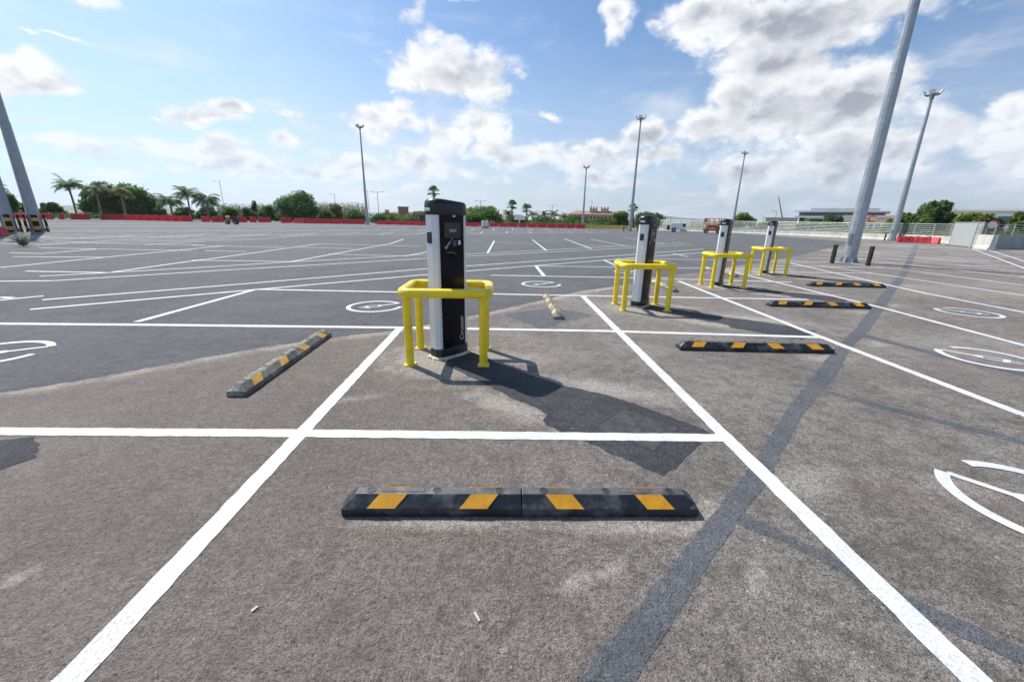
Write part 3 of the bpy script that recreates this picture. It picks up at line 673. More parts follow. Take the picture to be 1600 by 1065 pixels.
# ------------------------------------------------------------------ lamp masts
def make_mast(label, loc, h, rb, rt_, rz=0.0, heads=True, lod=False):
    t = thing('lamp_mast', label, 'lamp post', loc, rz, 'tall car park lamp masts')
    n = 12; zs = (0, h*.5, h); m = MB()
    m.tube([(0, 0, .02), (0, 0, h*.44), (0, 0, h*.441), (0, 0, h)], [rb, rb+(rt_-rb)*.42, (rb+(rt_-rb)*.42)*.93, rt_], n, smooth=False); m.build('pole', M_GALV, t)
    m = MB(); m.prism([(rb*1.55*math.cos(2*PI*i/12), rb*1.55*math.sin(2*PI*i/12)) for i in range(12)], 0, .03)
    for i in range(8):
        a = 2*PI*i/8+.2; c_, s_ = math.cos(a), math.sin(a); px_, py_ = -s_*.008, c_*.008
        tri = [(rb*.9, .03), (rb*1.5, .03), (rb*1.38, .09), (rb*.95, .30)]
        m.loft([[(r_*c_+px_, r_*s_+py_, z_) for r_, z_ in tri], [(r_*c_-px_, r_*s_-py_, z_) for r_, z_ in tri]])
    m.build('base_flange', M_GALV, t)
    m = MB(); m.box((-rb*.985, 0, .95), (.03, .11, .42)); m.build('access_door', M_GALVD, t, .004, 1)
    if heads:
        m = MB(); ring = [(.50*math.cos(2*PI*i/16), .50*math.sin(2*PI*i/16), h) for i in range(16)]
        m.tube(ring, .045, 6, closed=True)
        for i in range(4):
            a = PI/4+PI/2*i; m.tube([(0, 0, h-.05), (.50*math.cos(a), .50*math.sin(a), h)], .04, 6)
        m.tube([(0, 0, h-.35), (0, 0, h+.12)], rt_*1.5, 10); m.build('crown_ring', M_GALVD, t)
        for i in range(4):
            a = PI/2*i+.5; c_, s_ = math.cos(a), math.sin(a)
            m = MB(); A = Vector((c_, s_, 0)); B_ = Vector((-s_, c_, 0)); U = (Vector((0, 0, 1))+A*.45).normalized()
            o_ = Vector((.60*c_, .60*s_, h+.20)); nn = A*.9-Vector((0, 0, .4)); nn.normalize()
            def cor(k, w, hh): return [tuple(o_+nn*k+B_*x_*w+U*z_*hh) for x_, z_ in ((-1, -1), (1, -1), (1, 1), (-1, 1))]
            m.loft([cor(-.10, .13, .11), cor(-.02, .22, .19), cor(.05, .23, .20)])
            fl = m.build('floodlight', M_LAMP, t)
            m = MB(); m.loft([cor(.0515, .21, .18), cor(.056, .21, .18)]); m.build('lens', M_WHITE, fl)
    return t
BUMP = {}
def make_bumper(label, loc, rz, grp, amb=True):
    t = thing('post_bumper', label, 'bumper', loc, rz, grp)
    m = MB(); prof = [(-.10, 0), (.10, 0), (.10, .045), (.052, .095), (-.052, .095), (-.10, .045)]
    m.prism([(x, -y) for x, y in prof][::-1], .005, .72); m.build('rubber_pad', M_RUBB, t, .006, 1)
    for z in (.17, .53):
        m = MB(); m.box((0, -.0965, z), (.10, .004, .15)); m.build('reflector', M_AMB, t)
        for s in (-1, 1):
            m = MB(); a, b = Vector((s*.100, -.048)), Vector((s*.055, -.0935)); nv = Vector((s*.72, -.69))*.003
            ring = lambda zz: [(a.x, a.y, zz), (b.x, b.y, zz), (b.x+nv.x, b.y+nv.y, zz), (a.x+nv.x, a.y+nv.y, zz)]
            m.loft([ring(z-.075), ring(z+.075)] if s > 0 else [ring(z+.075), ring(z-.075)]); m.build('reflector', M_AMB, t)
    return t
MR = g(1325, 410)
make_mast('thick grey lamp mast on the right between two black bumpers, its top out of frame', (*MR, 0), 15.5, .235, .11, .3)
P2 = g(1393, 376)
def top_h(px, py, loc): 
    r = ray(px, py); return H + r.z/math.hypot(r.x, r.y)*math.hypot(*loc)
make_mast('slimmer lamp mast on the right with bright floodlights, beside the red barriers', (*P2, 0), top_h(1461, 148, P2), .30, .12, .2)
for px_, gy, d, ty, lab, rz in ((984, 361, None, 186, 'lamp mast behind the second charger, floodlights against blue sky', .6), (910, 356, 88, 262, 'short looking lamp mast where the red barriers meet the yellow ones', .1),
                            (574.5, 351, None, 199, 'lamp mast left of the nearest charger, standing at the red barriers', .9), (1147, 340, 96, 240, 'lamp mast rising behind the third charger', .4)):
    if d: bx, by, _ = bearing(px_, gy, d)
    else: bx, by = g(px_, gy)
    L = (bx, by)
    tx = {984: 999, 910: 916, 574.5: 563, 1147: 1161}[px_]
    make_mast(lab, (bx, by, 0), top_h(tx, ty, L), .25, .10, rz)
ML = g(60, 362); ML2 = g(18, 362.5)
make_mast('leaning-looking grey lamp mast at the left edge with black and amber bumpers', (*ML, 0), 15.5, .34, .13, .4)
make_mast('grey lamp mast cut by the left edge, left of the other mast there', (*ML2, 0), 15.5, .34, .13, .1)
def around(c, lab, grp, angs, r=.42):
    vd = math.atan2(-c[1], -c[0])
    for a, w in zip(angs, ('nearest the viewer', 'on its right', 'on its left')):
        q = vd+R(a); bo = make_bumper(lab % w, (c[0]+r*math.cos(q), c[1]+r*math.sin(q), 0), q+PI/2, grp); bo.scale = (1.5, 1.5, 1.55)
around(ML, 'bumper with amber reflectors on the right of the two left masts, %s', 'bumpers round the left masts', (0, 88, -88), .40)
around(ML2, 'bumper with amber reflectors on the leftmost mast, %s', 'bumpers round the left masts', (0, 88, -88), .40)
for p, lab in (((1298, 411), 'upright black rubber bumper left of the thick lamp mast'), ((1354, 415), 'upright black rubber bumper right of the thick lamp mast')):
    q = g(*p); make_bumper(lab, (q[0], q[1], 0), math.atan2(q[1], q[0])+PI/2+R(-62), 'bumpers round the right masts')
q = bearing(1341, 380, math.hypot(*MR)+1.0); make_bumper('black rubber bumper peeping out behind the thick lamp mast', (q[0], q[1], 0), PI, 'bumpers round the right masts')
for p, lab in (((1381, 376), 'small black bumper left of the slim right mast'), ((1403, 377), 'small black bumper right of the slim right mast, by the red barriers')):
    q = g(*p); make_bumper(lab, (q[0], q[1], 0), math.atan2(q[1], q[0])+PI/2+R(-70), 'bumpers round the right masts')
MB3 = g(984, 361)
for dx, lab in ((-1.1, 'far bumper left of the mast behind the second charger'), (1.1, 'far bumper right of the mast behind the second charger')):
    make_bumper(lab, (MB3[0]+dx, MB3[1]-.3, 0), 0 if dx > 0 else 0, 'bumpers round the far mast')

# ------------------------------------------------------------------ plastic barriers
def barrier_mesh(L, mat, name='plastic_barrier'):
    m = MB(); rings = []
    prof = [(-.25, 0), (-.25, .12), (-.20, .22), (-.11, .72), (-.08, .80), (.08, .80), (.11, .72), (.20, .22), (.25, .12), (.25, 0)]
    for x, k in ((-L/2, .86), (-L/2+.06, 1), (-L/4-.06, 1), (-L/4, .88), (-L/4+.06, 1), (L/4-.06, 1), (L/4, .88), (L/4+.06, 1), (L/2-.06, 1), (L/2, .86)):
        rings.append([(x, y*k, z*(1 if k == 1 else .97)) for y, z in prof])
    m.loft(rings)
    for x in (-L*.3, L*.3): m.tube([(x, 0, .79), (x, 0, .84)], .07, 8)
    return m.build(name, mat)
PROTO = {}
def barrier(a, b, mat, label, group, h=1.0):
    a, b = Vector(a), Vector(b); L = (b-a).length; key = mat.name
    if key not in PROTO: o = PROTO[key] = barrier_mesh(1.0, mat)
    else: o = PROTO[key].copy(); COL.objects.link(o)
    c = (a+b)/2; o.location = (c.x, c.y, 0); o.rotation_euler = (0, 0, math.atan2((b-a).y, (b-a).x)); o.scale = (L, 1, h)
    return tag(o, label, 'barrier', group)
GR = 'red plastic barriers along the edge of the lot'
def gy_at(px):   # photographed foot line of the barrier row
    K_ = ((0, 341), (74, 342.6), (169, 343.2), (293, 346), (340, 347), (414, 347.4), (480, 349), (600, 350.8), (700, 353), (910, 356.8), (1000, 358.6))
    for (a, ya), (b, yb) in zip(K_, K_[1:]):
        if px <= b: return ya+(yb-ya)*(px-a)/(b-a)
    return K_[-1][1]
lone = ((4, 9, 'red barrier at the left frame edge behind the leftmost mast'), (29, 9, 'red barrier seen between the two left masts, left one'), (40, 10, 'red barrier seen between the two left masts, right one'),
        (74, 19, 'red barrier just right of the left lamp mast'), (97, 8, 'short lone red barrier between the left mast and the first palm'), (119, 15, 'red barrier at the foot of the leftmost palm, left one of a pair'),
        (133.5, 14, 'red barrier at the foot of the leftmost palm, right one of a pair'))
for px_, w, lab in lone:
    d = math.hypot(*g(px_, gy_at(px_)))
    a = g(px_-w/2, gy_at(px_-w/2)); b = g(px_+w/2, gy_at(px_+w/2)); barrier(a, b, M_RED, lab, GR, 1.15)
for px_, w in ((169, 19), (188, 16), (206, 17), (221, 13), (236, 14), (250, 14), (264, 14), (278, 14), (293, 15)):
    barrier(g(px_-w/2, gy_at(px_)), g(px_+w/2, gy_at(px_)), M_RED, 'red barrier in the closed row before the big bush and the palms', GR, 1.15)
for px_, w, lab in ((322, 12, 'red barrier at the foot of the right palm, left of the striping machine'), (340.5, 17, 'red barrier just left of the small striping machine'), (378, 15, 'red barrier just right of the small striping machine'),
                    (396, 9, 'narrow red barrier below the dark bush left of the pine'), (414, 18, 'red barrier left of the large pine with a gap on both sides'), (448, 16, 'red barrier under the large pine, left of a closed row')):
    barrier(g(px_-w/2, gy_at(px_)), g(px_+w/2, gy_at(px_)), M_RED, lab, GR, 1.15)
x = 460.0
while x < 905:
    w = 18.5 if x < 640 else 15.0
    if abs(x+w/2-574) > 9: barrier(g(x, gy_at(x)), g(x+w-1.0, gy_at(x+w)), M_RED, 'red barrier in the long closed row between the pine and the yellow barriers', GR, .92 if x > 560 else 1.1)
    x += w
x = 912.0
while x < 982:
    barrier(g(x, gy_at(x)), g(x+11.4, gy_at(x+12)), M_YELB, 'dull yellow barrier in the row before the second charger', 'yellow barriers continuing the red row', .85); x += 12
for a, b, lab in (((1400, 378.4), (1426, 379.2), 'red barrier by the right wall, next to the slim mast'), ((1427, 379.3), (1453, 380.2), 'red barrier by the right wall, middle one of three'), ((1455, 380.6), (1467, 381.2), 'red barrier by the right wall, rightmost with a gap before it')):
    barrier(g(*a), g(*b), M_REDW, lab, 'red barriers by the right wall', .72)
barrier(g(-14, 369), g(9, 368), M_REDW, 'red barrier cut by the left frame edge in front of the leftmost mast', GR, .6)

# ------------------------------------------------------------------ verge, hills
vl = [g(px, gy_at(px)) for px in (-60, 74, 169, 293, 414, 480, 600, 700, 910, 1000)]
vl = [(p[0]*1.012, p[1]*1.012) for p in vl]
flat('verge', [(-400, 150)]+vl+[(27, 82), (60, 90), (400, 600), (-500, 800)], .012, M_VERGE)
flat('verge', [(36.9, 62.5), (41.2, 52), (43, 44), (42.8, 38.4), (39.6, 33), (44, 32.6), (90, 36), (400, 300), (60, 92)], .014, M_VERGE)
def hill(name, pts, depth):
    m = MB(); n = len(pts); rg = []
    for q, k in ((0, 0), (.25, .55), (.5, 1), (1, .2)):
        rg.append([(x*(1+q*depth), y*(1+q*depth), z*k) for x, y, z in pts])
    vs = [v for r_ in rg for v in r_]; m.add(vs, [(i*n+j, i*n+j+1, (i+1)*n+j+1, (i+1)*n+j) for i in range(3) for j in range(n-1)], 0, True)
    return tag(m.build(name, M_HILL), kind='structure')
hp = []
for i in range(60):
    px_ = -300+i*36; d = 2600; bx, by, _ = bearing(px_, 340, d)
    hgt = 20+16*math.sin(i*.55)+9*math.sin(i*1.7+1)+5*math.sin(i*3.1); hp.append((bx, by, max(5, hgt)))
hill('hills', hp, .5)

# ------------------------------------------------------------------ plants
def leaf_cloud(mb, blobs, n, size, seed, up=.25, mi=0, shell=.45):
    rnd = random.Random(seed); tot = sum(b[3]*b[4]*b[5] for b in blobs)**1
    ws = [(b[3]*b[4]*b[5])**.75 for b in blobs]; tw = sum(ws)
    for b, w in zip(blobs, ws):
        for _ in range(int(n*w/tw)):
            while True:
                d = Vector((rnd.gauss(0, 1), rnd.gauss(0, 1), rnd.gauss(0, 1)))
                if d.length > .1: break
            d.normalize(); r_ = (shell+(1-shell)*rnd.random()**.6)*(1+rnd.gauss(0, .11))
            p = Vector((b[0]+d.x*b[3]*r_, b[1]+d.y*b[4]*r_, b[2]+d.z*b[5]*r_))
            if p.z < .03: continue
            nrm = (d*.75+Vector((rnd.gauss(0, .6), rnd.gauss(0, .6), rnd.gauss(0, .6)+up))).normalized()
            x_ = nrm.orthogonal().normalized(); x_.rotate(Matrix.Rotation(rnd.random()*6.28, 3, nrm)); y_ = nrm.cross(x_)
            s_ = size*rnd.uniform(.6, 1.3); a_ = s_*rnd.uniform(.45, .8)
            mb.add([p-x_*s_, p-y_*a_*.9+nrm*s_*.12, p+x_*s_, p+y_*a_], [(0, 1, 2, 3)], mi)
def make_tree(name, label, cat, px0, px1, ytop, d, mat, n=2600, size=.20, seed=1, lumps=9, trunk=.0, grp=None, flat_=False, bark=M_BARK, depth=None):
    """a crown between two photo columns at ground distance d, built from leaf clumps over a forked trunk"""
    rnd = random.Random(seed)
    x0, y0, _ = bearing(px0, ytop, d); x1, y1, _ = bearing(px1, ytop, d); cx, cy, hz = bearing((px0+px1)/2, ytop, d)
    wd = math.hypot(x1-x0, y1-y0); hz = max(.8, hz)
    t = thing(name, label, cat, (cx, cy, 0), 0, grp); hw = wd/2*1.14; z0 = hz*trunk
    dirx = Vector((x1-x0, y1-y0)).normalized(); dy = depth or hw*.8
    blobs = [(0, 0, (hz+z0)/2, hw*.62, dy*.62, (hz-z0)/2*.86)]
    lumps += 4
    for i in range(lumps):
        a = 2*PI*i/lumps+rnd.uniform(-.3, .3); k = rnd.uniform(.55, .80); tt = rnd.uniform(.15, .45) if i % 2 else rnd.uniform(.4, .84); zz = z0+(hz-z0)*tt
        rr = rnd.uniform(.22, .40); top = min(zz+ (hz-z0)*rr*.8, hz)
        zr = (hz-z0)*rr*.62
        fall = max(.15, 1-tt**2.6*1.05)
        ex, ey = math.cos(a)*hw*k*fall, math.sin(a)*dy*k
        blobs.append((ex*dirx.x-ey*dirx.y, ex*dirx.y+ey*dirx.x, min(zz, hz-zr), hw*rr, hw*rr, zr))
    m = MB(); leaf_cloud(m, blobs, int(n*2.2), size*1.2, seed)
    m.build('crown', mat, t)
    m = MB(); tr = max(.06, hz*.03); m.tube([(0, 0, 0), (.05*hw, 0, hz*.3), (0, .04*hw, hz*.62)], [tr*1.3, tr, tr*.5], 7)
    for b in blobs[1:6]: m.tube([(0, 0, hz*.28), (b[0]*.5, b[1]*.5, hz*.45), (b[0]*.9, b[1]*.9, b[2])], [tr*.6, tr*.4, tr*.15], 5)
    m.build('trunk', bark, t)
    return t
def make_palm(label, base, top, d, rpx, seed, mat=M_PALM, nf=30, droop=1.0, grp='feather palms behind the red barriers', name='palm_tree', wind=.0):
    rnd = random.Random(seed)
    bx, by, _ = bearing(base[0], base[1], d); tx, ty, tz = bearing(top[0], top[1], d)
    t = thing(name, label, 'palm', (bx, by, 0), 0, grp); Tp = Vector((tx-bx, ty-by, tz))
    a, _, _ = bearing(top[0]-rpx, top[1], d); b, _, _ = bearing(top[0]+rpx, top[1], d); 
    Rr = math.hypot(b-a, bearing(top[0]+rpx, top[1], d)[1]-bearing(top[0]-rpx, top[1], d)[1])/2
    m = MB(); tr = .16
    P_ = [Vector((0, 0, 0)).lerp(Tp, q) + Vector((0, 0, 0)) for q in (0, .2, .4, .6, .8, 1)]
    for i, p in enumerate(P_): p.x += math.sin(i/5*PI)*.12
    m.tube(P_, [tr*1.5, tr*1.1, tr, tr*.95, tr*.9, tr*1.1], 8); m.build('trunk', M_TRUNK, t)
    m = MB()
    wv = Vector((wind, 0, 0))
    for i in range(nf):
        az_ = 2*PI*i/nf+rnd.uniform(-.2, .2); el_ = rnd.uniform(.25, 1.25); L = Rr*rnd.uniform(1.15, 1.45)
        dr = Vector((math.cos(az_), math.sin(az_), 0)); p = Tp.copy(); v = (dr*math.cos(el_)+Vector((0, 0, math.sin(el_)))+wv).normalized()
        K_ = 9; spine = [p.copy()]
        for q in range(K_):
            p = p+v*(L/K_); v = (v+Vector((0, 0, -.20*droop))+wv*.08).normalized(); spine.append(p.copy())
        for q in range(K_):
            s0, s1 = spine[q], spine[q+1]; tg = (s1-s0).normalized(); sd = tg.cross(Vector((0, 0, 1)))
            if sd.length < .05: sd = Vector((1, 0, 0))
            sd.normalize(); wl = Rr*.34*(math.sin(PI*(q+1.2)/(K_+2.0)))**.7
            for e in (.0, .33, .66):
                o_ = s0.lerp(s1, e)
                for sg in (-1, 1):
                    tip = o_+sd*sg*wl+tg*wl*.55+Vector((0, 0, -wl*rnd.uniform(.25, .65)*droop)); wdt = tg*(L/K_*.19)
                    m.add([o_-wdt, o_+wdt, tip], [(0, 1, 2)])
    m.build('fronds', mat, t)
    return t
def make_fan_palm(label, base, top, d, rpx, seed, mat=M_PALM, grp='fan palms in the background'):
    rnd = random.Random(seed)
    bx, by, _ = bearing(base[0], base[1], d); tx, ty, tz = bearing(top[0], top[1], d)
    t = thing('fan_palm', label, 'palm', (bx, by, 0), 0, grp); Tp = Vector((tx-bx, ty-by, tz)); Rr = rpx*d/F*1.05
    m = MB(); m.tube([(0, 0, 0), Tp*.5, Tp], [.3, .24, .26], 8)
    m.build('trunk', M_TRUNK, t); m = MB()
    for i in range(34):
        az_ = rnd.random()*2*PI; el_ = rnd.uniform(-.5, 1.4); c = Vector((math.cos(az_)*math.cos(el_), math.sin(az_)*math.cos(el_), math.sin(el_)))
        o_ = Tp+c*Rr*.5; sd = c.cross(Vector((0, 0, 1))); sd = sd.normalized() if sd.length > .05 else Vector((1, 0, 0)); u_ = sd.cross(c)
        m.tube([Tp, o_], [.03, .02], 4, cap=False)
        for q in range(9):
            a = R(-75+150*q/8); di = c*math.cos(a)+sd*math.sin(a); tip = o_+di*Rr*.5*rnd.uniform(.85, 1.05)+Vector((0, 0, -.06*Rr)); w_ = sd*math.cos(a)*Rr*.045-c*math.sin(a)*Rr*.045
            m.add([o_-w_*.4, o_+di*Rr*.28-w_, tip, o_+di*Rr*.28+w_, o_+w_*.4], [(0, 1, 2, 3, 4)])
    m.build('fronds', mat, t)
    return t
GB = 'trees and bushes behind the red barriers'
make_tree('broad_tree', 'dark tree cut by the left frame edge', 'tree', -40, 26, 298, 118, M_LF, 2600, .22, 3, grp=GB)
make_palm('palm cut by the left frame edge, only its frond tips showing', (-12, 338), (-14, 296), 112, 26, 41)
make_tree('round_bush', 'dark bush seen between the two left masts', 'bush', 14, 46, 316, 122, M_LFD, 1400, .2, 5, grp=GB)
make_tree('round_bush', 'low dark bush just right of the left lamp mast', 'bush', 55, 99, 316, 120, M_LFD, 1700, .2, 6, grp=GB)
make_palm('leftmost full palm with a leaning slim trunk', (120, 338), (107, 293), 108, 26, 11, wind=.10)
make_tree('broad_tree', 'left part of the big bushy tree pair, behind two palms', 'tree', 116, 186, 281, 122, M_LF, 4200, .21, 8, grp=GB)
make_tree('broad_tree', 'widest rounded dark green tree on the left, right one of a pair', 'tree', 160, 244, 283, 121, M_LF, 4800, .21, 9, lumps=12, grp=GB)
make_palm('second palm from the left, leaning in front of the big bushy trees', (159, 342), (149, 297), 106, 23, 12, wind=.08)
make_palm('pale green palm before the right of the big bushy trees', (197, 342), (188, 301), 106, 20, 13, mat=M_PALMY, droop=1.2)
make_tree('round_bush', 'small low bush at the right foot of the big bushy trees', 'bush', 232, 262, 322, 118, M_LFD, 1000, .18, 15, grp=GB)
make_palm('small palm, left of three standing close together', (270, 342), (264, 314), 106, 21, 16, droop=1.2)
make_palm('middle and tallest of three close palms', (297, 342), (292, 305), 106, 21, 17)
make_palm('right of three close palms, drooping fronds', (326, 343), (322, 313), 104, 22, 18, droop=1.3)
make_tree('round_bush', 'dark bush behind the left of the three close palms', 'bush', 268, 304, 323, 116, M_LFD, 1300, .18, 19, grp=GB)
make_tree('round_bush', 'dark bush behind the right of the three close palms', 'bush', 302, 338, 321, 114, M_LFD, 1300, .18, 20, grp=GB)
make_tree('round_bush', 'bush above the small striping machine', 'bush', 340, 374, 324, 108, M_LF, 1300, .18, 21, grp=GB)
make_tree('round_bush', 'round dark bush right of the small striping machine', 'bush', 373, 400, 325, 105, M_LFD, 1100, .17, 22, grp=GB)
make_tree('cypress', 'small pointed conifer above the reeds', 'tree', 389, 401, 311, 120, M_PINE, 700, .16, 23, lumps=3, grp=GB)
make_tree('round_bush', 'bush at the left foot of the large pine', 'bush', 400, 432, 320, 108, M_LFD, 1300, .17, 24, grp=GB)
make_tree('pine_tree', 'large dense pine in the middle distance, left of the central mast', 'tree', 424, 501, 297, 108, M_PINE, 6200, .17, 25, lumps=14, grp=GB)
make_tree('round_bush', 'dark rounded bush at the right foot of the large pine', 'bush', 496, 524, 327, 96, M_LFD, 1200, .15, 26, grp=GB)
make_tree('dry_shrub', 'yellowish dry shrub right of the large pine', 'shrub', 508, 540, 318, 100, M_DRY, 1300, .14, 27, grp=GB)
make_tree('round_bush', 'dark bush just left of the central lamp mast', 'bush', 534, 571, 325, 96, M_LFD, 1500, .15, 28, grp=GB)
make_tree('round_bush', 'small bush just right of the central lamp mast', 'bush', 578, 606, 334, 96, M_LFD, 900, .14, 29, grp=GB)
make_tree('dry_shrub', 'yellow green shrub below the brown house', 'shrub', 602, 634, 335, 96, M_HEDGE, 1200, .13, 30, grp=GB)
make_tree('dry_shrub', 'dry yellowish shrub left of the nearest charger', 'shrub', 628, 680, 329, 100, M_REED, 1700, .15, 31, grp=GB)
make_fan_palm('fan palm peeping over the hood of the nearest charger', (678, 350), (678, 301), 105, 11, 51, mat=M_LFD)
make_tree('broad_tree', 'dense rounded tree just right of the nearest charger', 'tree', 716, 788, 319, 96, M_LF, 4800, .17, 33, lumps=12, grp=GB)
make_fan_palm('left of two dark fan palms above the white sign', (800, 352), (800, 322), 118, 10, 52, mat=M_LFD)
make_fan_palm('right of two dark fan palms above the white sign', (823, 352), (823, 327), 120, 10, 53, mat=M_LFD)
for i, (px_, yt, rr) in enumerate(((794, 333, 9), (832, 333, 10), (850, 334, 9), (865, 333, 9), (882, 337, 9))):
    make_palm('young yellow green palm, %s of the row behind the red barriers' % ('leftmost', 'second', 'middle', 'fourth', 'rightmost')[i], (px_, 356), (px_, yt+2), 92, rr, 60+i, M_PALMY, 22, 1.0, 'young palms in a row')
for i, (a, b, yt, mt) in enumerate(((782, 832, 336, M_LFD), (826, 880, 337, M_LFD), (872, 925, 336, M_LF), (915, 960, 340, M_LFD))):
    make_tree('round_bush', ('dark bush behind the white sign', 'dark bush behind the middle of the young palms', 'bush behind the far left mast of the yellow barriers', 'bush before the orange building')[i], 'bush', a, b, yt, 112, mt, 1700, .18, 70+i, grp=GB)
make_tree('broad_tree', 'tree at the right end of the orange building', 'tree', 950, 986, 329, 104, M_LF, 1700, .17, 80, grp=GB)
make_fan_palm('dark fan palm just right of the mast behind the second charger', (990, 350), (989, 327), 108, 9, 54, mat=M_LFD)
make_tree('broad_tree', 'dark rounded tree behind the hood of the second charger', 'tree', 986, 1042, 331, 100, M_LFD, 2400, .16, 82, grp=GB)
make_tree('broad_tree', 'lone round tree between the third and fourth chargers', 'tree', 1146, 1183, 330, 98, M_HEDGE, 2200, .15, 83, trunk=.15, grp='trees behind the fence')
GF = 'trees behind the fence'
make_tree('round_bush', 'small bush left of the crane boom, behind the fence', 'bush', 1180, 1206, 345, 92, M_LF, 700, .15, 84, grp=GF)
make_tree('broad_tree', 'bushy dark tree before the glazed office, left', 'tree', 1246, 1300, 340, 84, M_LFD, 2600, .16, 85, lumps=10, grp=GF)
make_tree('broad_tree', 'bushy dark tree before the glazed office, right', 'tree', 1278, 1330, 336, 82, M_LFD, 2200, .16, 86, grp=GF)
make_tree('round_bush', 'sunlit rounded bush left of the slim right mast', 'bush', 1380, 1424, 339, 70, M_HEDGE, 1900, .14, 87, grp=GF)
make_tree('round_bush', 'sunlit green bush right of the slim right mast', 'bush', 1392, 1462, 332, 72, M_HEDGE, 2700, .14, 88, grp=GF)
make_tree('pine_tree', 'tallest spiky pine on the right, above the red barriers', 'tree', 1432, 1506, 313, 70, M_PINE, 3000, .17, 89, lumps=13, trunk=.1, grp=GF)
make_tree('broad_tree', 'sunlit tree right of the spiky pine', 'tree', 1478, 1552, 332.5, 68, M_HEDGE, 2900, .14, 90, grp=GF)
make_tree('broad_tree', 'sunlit tree behind the round sign', 'tree', 1516, 1580, 335, 66, M_HEDGE, 2900, .14, 91, grp=GF)
make_tree('broad_tree', 'sunlit tree cut by the right frame edge', 'tree', 1578, 1650, 328, 64, M_HEDGE, 2600, .14, 92, grp=GF)
def strip(name, pxs, d, ytop, mat, label, n, size, seed):
    m = MB(); rnd = random.Random(seed); bl = []
    for i in range(len(pxs)):
        dd = d or 97-(pxs[i]-1060)*.066; bx, by, hz = bearing(pxs[i], ytop+rnd.uniform(-2, 2), dd+rnd.uniform(-1.5, 1.5)); bl.append((bx, by, hz*.45, 3.4, 1.6, max(.5, hz*.5)))
    leaf_cloud(m, bl, n, size, seed); return tag(m.build(name, mat), label, 'hedge', None, 'stuff')
strip('hedge', list(range(1060, 1500, 12)), None, 357, M_LF, 'low green hedge seen through the fence', 12000, .16, 101)
strip('hedge', list(range(1500, 1660, 14)), 60, 360, M_LF, 'low green hedge seen through the fence right of the gate panel', 4200, .12, 102)
strip('undergrowth', list(range(-40, 720, 22)), 117, 332, M_LFD, 'low undergrowth behind the red barriers', 9000, .20, 103)
strip('undergrowth', list(range(700, 1060, 20)), 108, 347, M_LF, 'low undergrowth behind the barriers on the right half', 5200, .18, 104)
def reeds(px0, px1, d, ytop, n, seed, label):
    m = MB(); rnd = random.Random(seed)
    for i in range(n):
        px_ = rnd.uniform(px0, px1); bx, by, hz = bearing(px_, ytop, d+rnd.uniform(-4, 4)); hz *= rnd.uniform(.65, 1.08); lean = Vector((rnd.gauss(0, .12), rnd.gauss(0, .1), 1)).normalized()
        o_ = Vector((bx, by, 0)); w_ = rnd.uniform(.03, .06)
        m.add([o_+Vector((-w_, 0, 0)), o_+Vector((w_, 0, 0)), o_+lean*hz], [(0, 1, 2)])
        for q in range(5):
            z_ = rnd.uniform(.3, .95)*hz; p = o_+lean*z_; sd = Vector((rnd.choice((-1, 1))*rnd.uniform(.3, .7), rnd.gauss(0, .3), rnd.uniform(.1, .5))); m.add([p, p+Vector((0, 0, .09)), p+sd], [(0, 1, 2)])
    return tag(m.build('reeds', M_REED), label, 'reeds', None, 'stuff')
reeds(338, 432, 124, 318, 520, 1, 'tall pale reeds left of the large pine')
reeds(494, 572, 112, 316, 460, 2, 'tall pale reeds between the large pine and the central mast')
# a lone weed growing out of the asphalt by the left masts
wx, wy = g(37, 385); t = thing('weed', 'silvery green weed sprouting from the asphalt before the left masts', 'weed', (wx, wy, 0))
m = MB(); rnd = random.Random(5)
for i in range(30):
    a = rnd.random()*6.28; L = rnd.uniform(.18, .55); v = Vector((math.cos(a)*rnd.uniform(.1, .75), math.sin(a)*rnd.uniform(.1, .75), 1)).normalized(); p = Vector((0, 0, 0))
    for q in range(6):
        p1 = p+v*L/6; sd = v.orthogonal().normalized(); m.add([p-sd*.008, p+sd*.008, p1], [(0, 1, 2)])
        for s_ in (-1, 1): m.add([p1, p1+v*.04, p1+sd*s_*.09+v*.05], [(0, 1, 2)])
        p = p1
        v = (v+Vector((0, 0, -.10))).normalized()
m.build('leaves', M_WEED, t)

# ------------------------------------------------------------------ right wall, fence, gate panel, end wall, sign
WL = [(28, 74.1), (32.1, 68.2), (35.7, 63.3), (38.2, 58.6), (40.1, 53.4), (41.4, 48.6), (42.2, 43.8), (41.9, 38.6), (40.4, 35.0), (38, 32.2)]
WL = [Vector(p) for p in WL]
def resample(P_, s):
    out = [P_[0]]; acc = 0
    for a, b in zip(P_, P_[1:]):
        L = (b-a).length; q = s-acc
        while q <= L: out.append(a.lerp(b, q/L)); q += s
        acc = L-(q-s)
    return out
Wp = resample(WL, .5)
def nrm2(P_, i):
    a = P_[max(0, i-1)]; b = P_[min(len(P_)-1, i+1)]; t_ = (b-a).normalized(); return Vector((-t_.y, t_.x))
m = MB(); prof = [(-.26, 0), (-.26, .10), (-.13, .26), (-.09, .70), (.09, .70), (.13, .26), (.26, .10), (.26, 0)]
ws = Wp[::4]
for i in range(len(ws)-1):
    na, nb = nrm2(ws, i), nrm2(ws, i+1); gap = (ws[i+1]-ws[i]).normalized()*.012
    m.loft([[(ws[i].x+gap.x+na.x*o_, ws[i].y+gap.y+na.y*o_, z) for o_, z in prof], [(ws[i+1].x-gap.x+nb.x*o_, ws[i+1].y-gap.y+nb.y*o_, z) for o_, z in prof]])
cw = m.build('concrete_wall', M_CONC); tag(cw, 'low pale concrete wall running along the right side under the fence', 'wall')
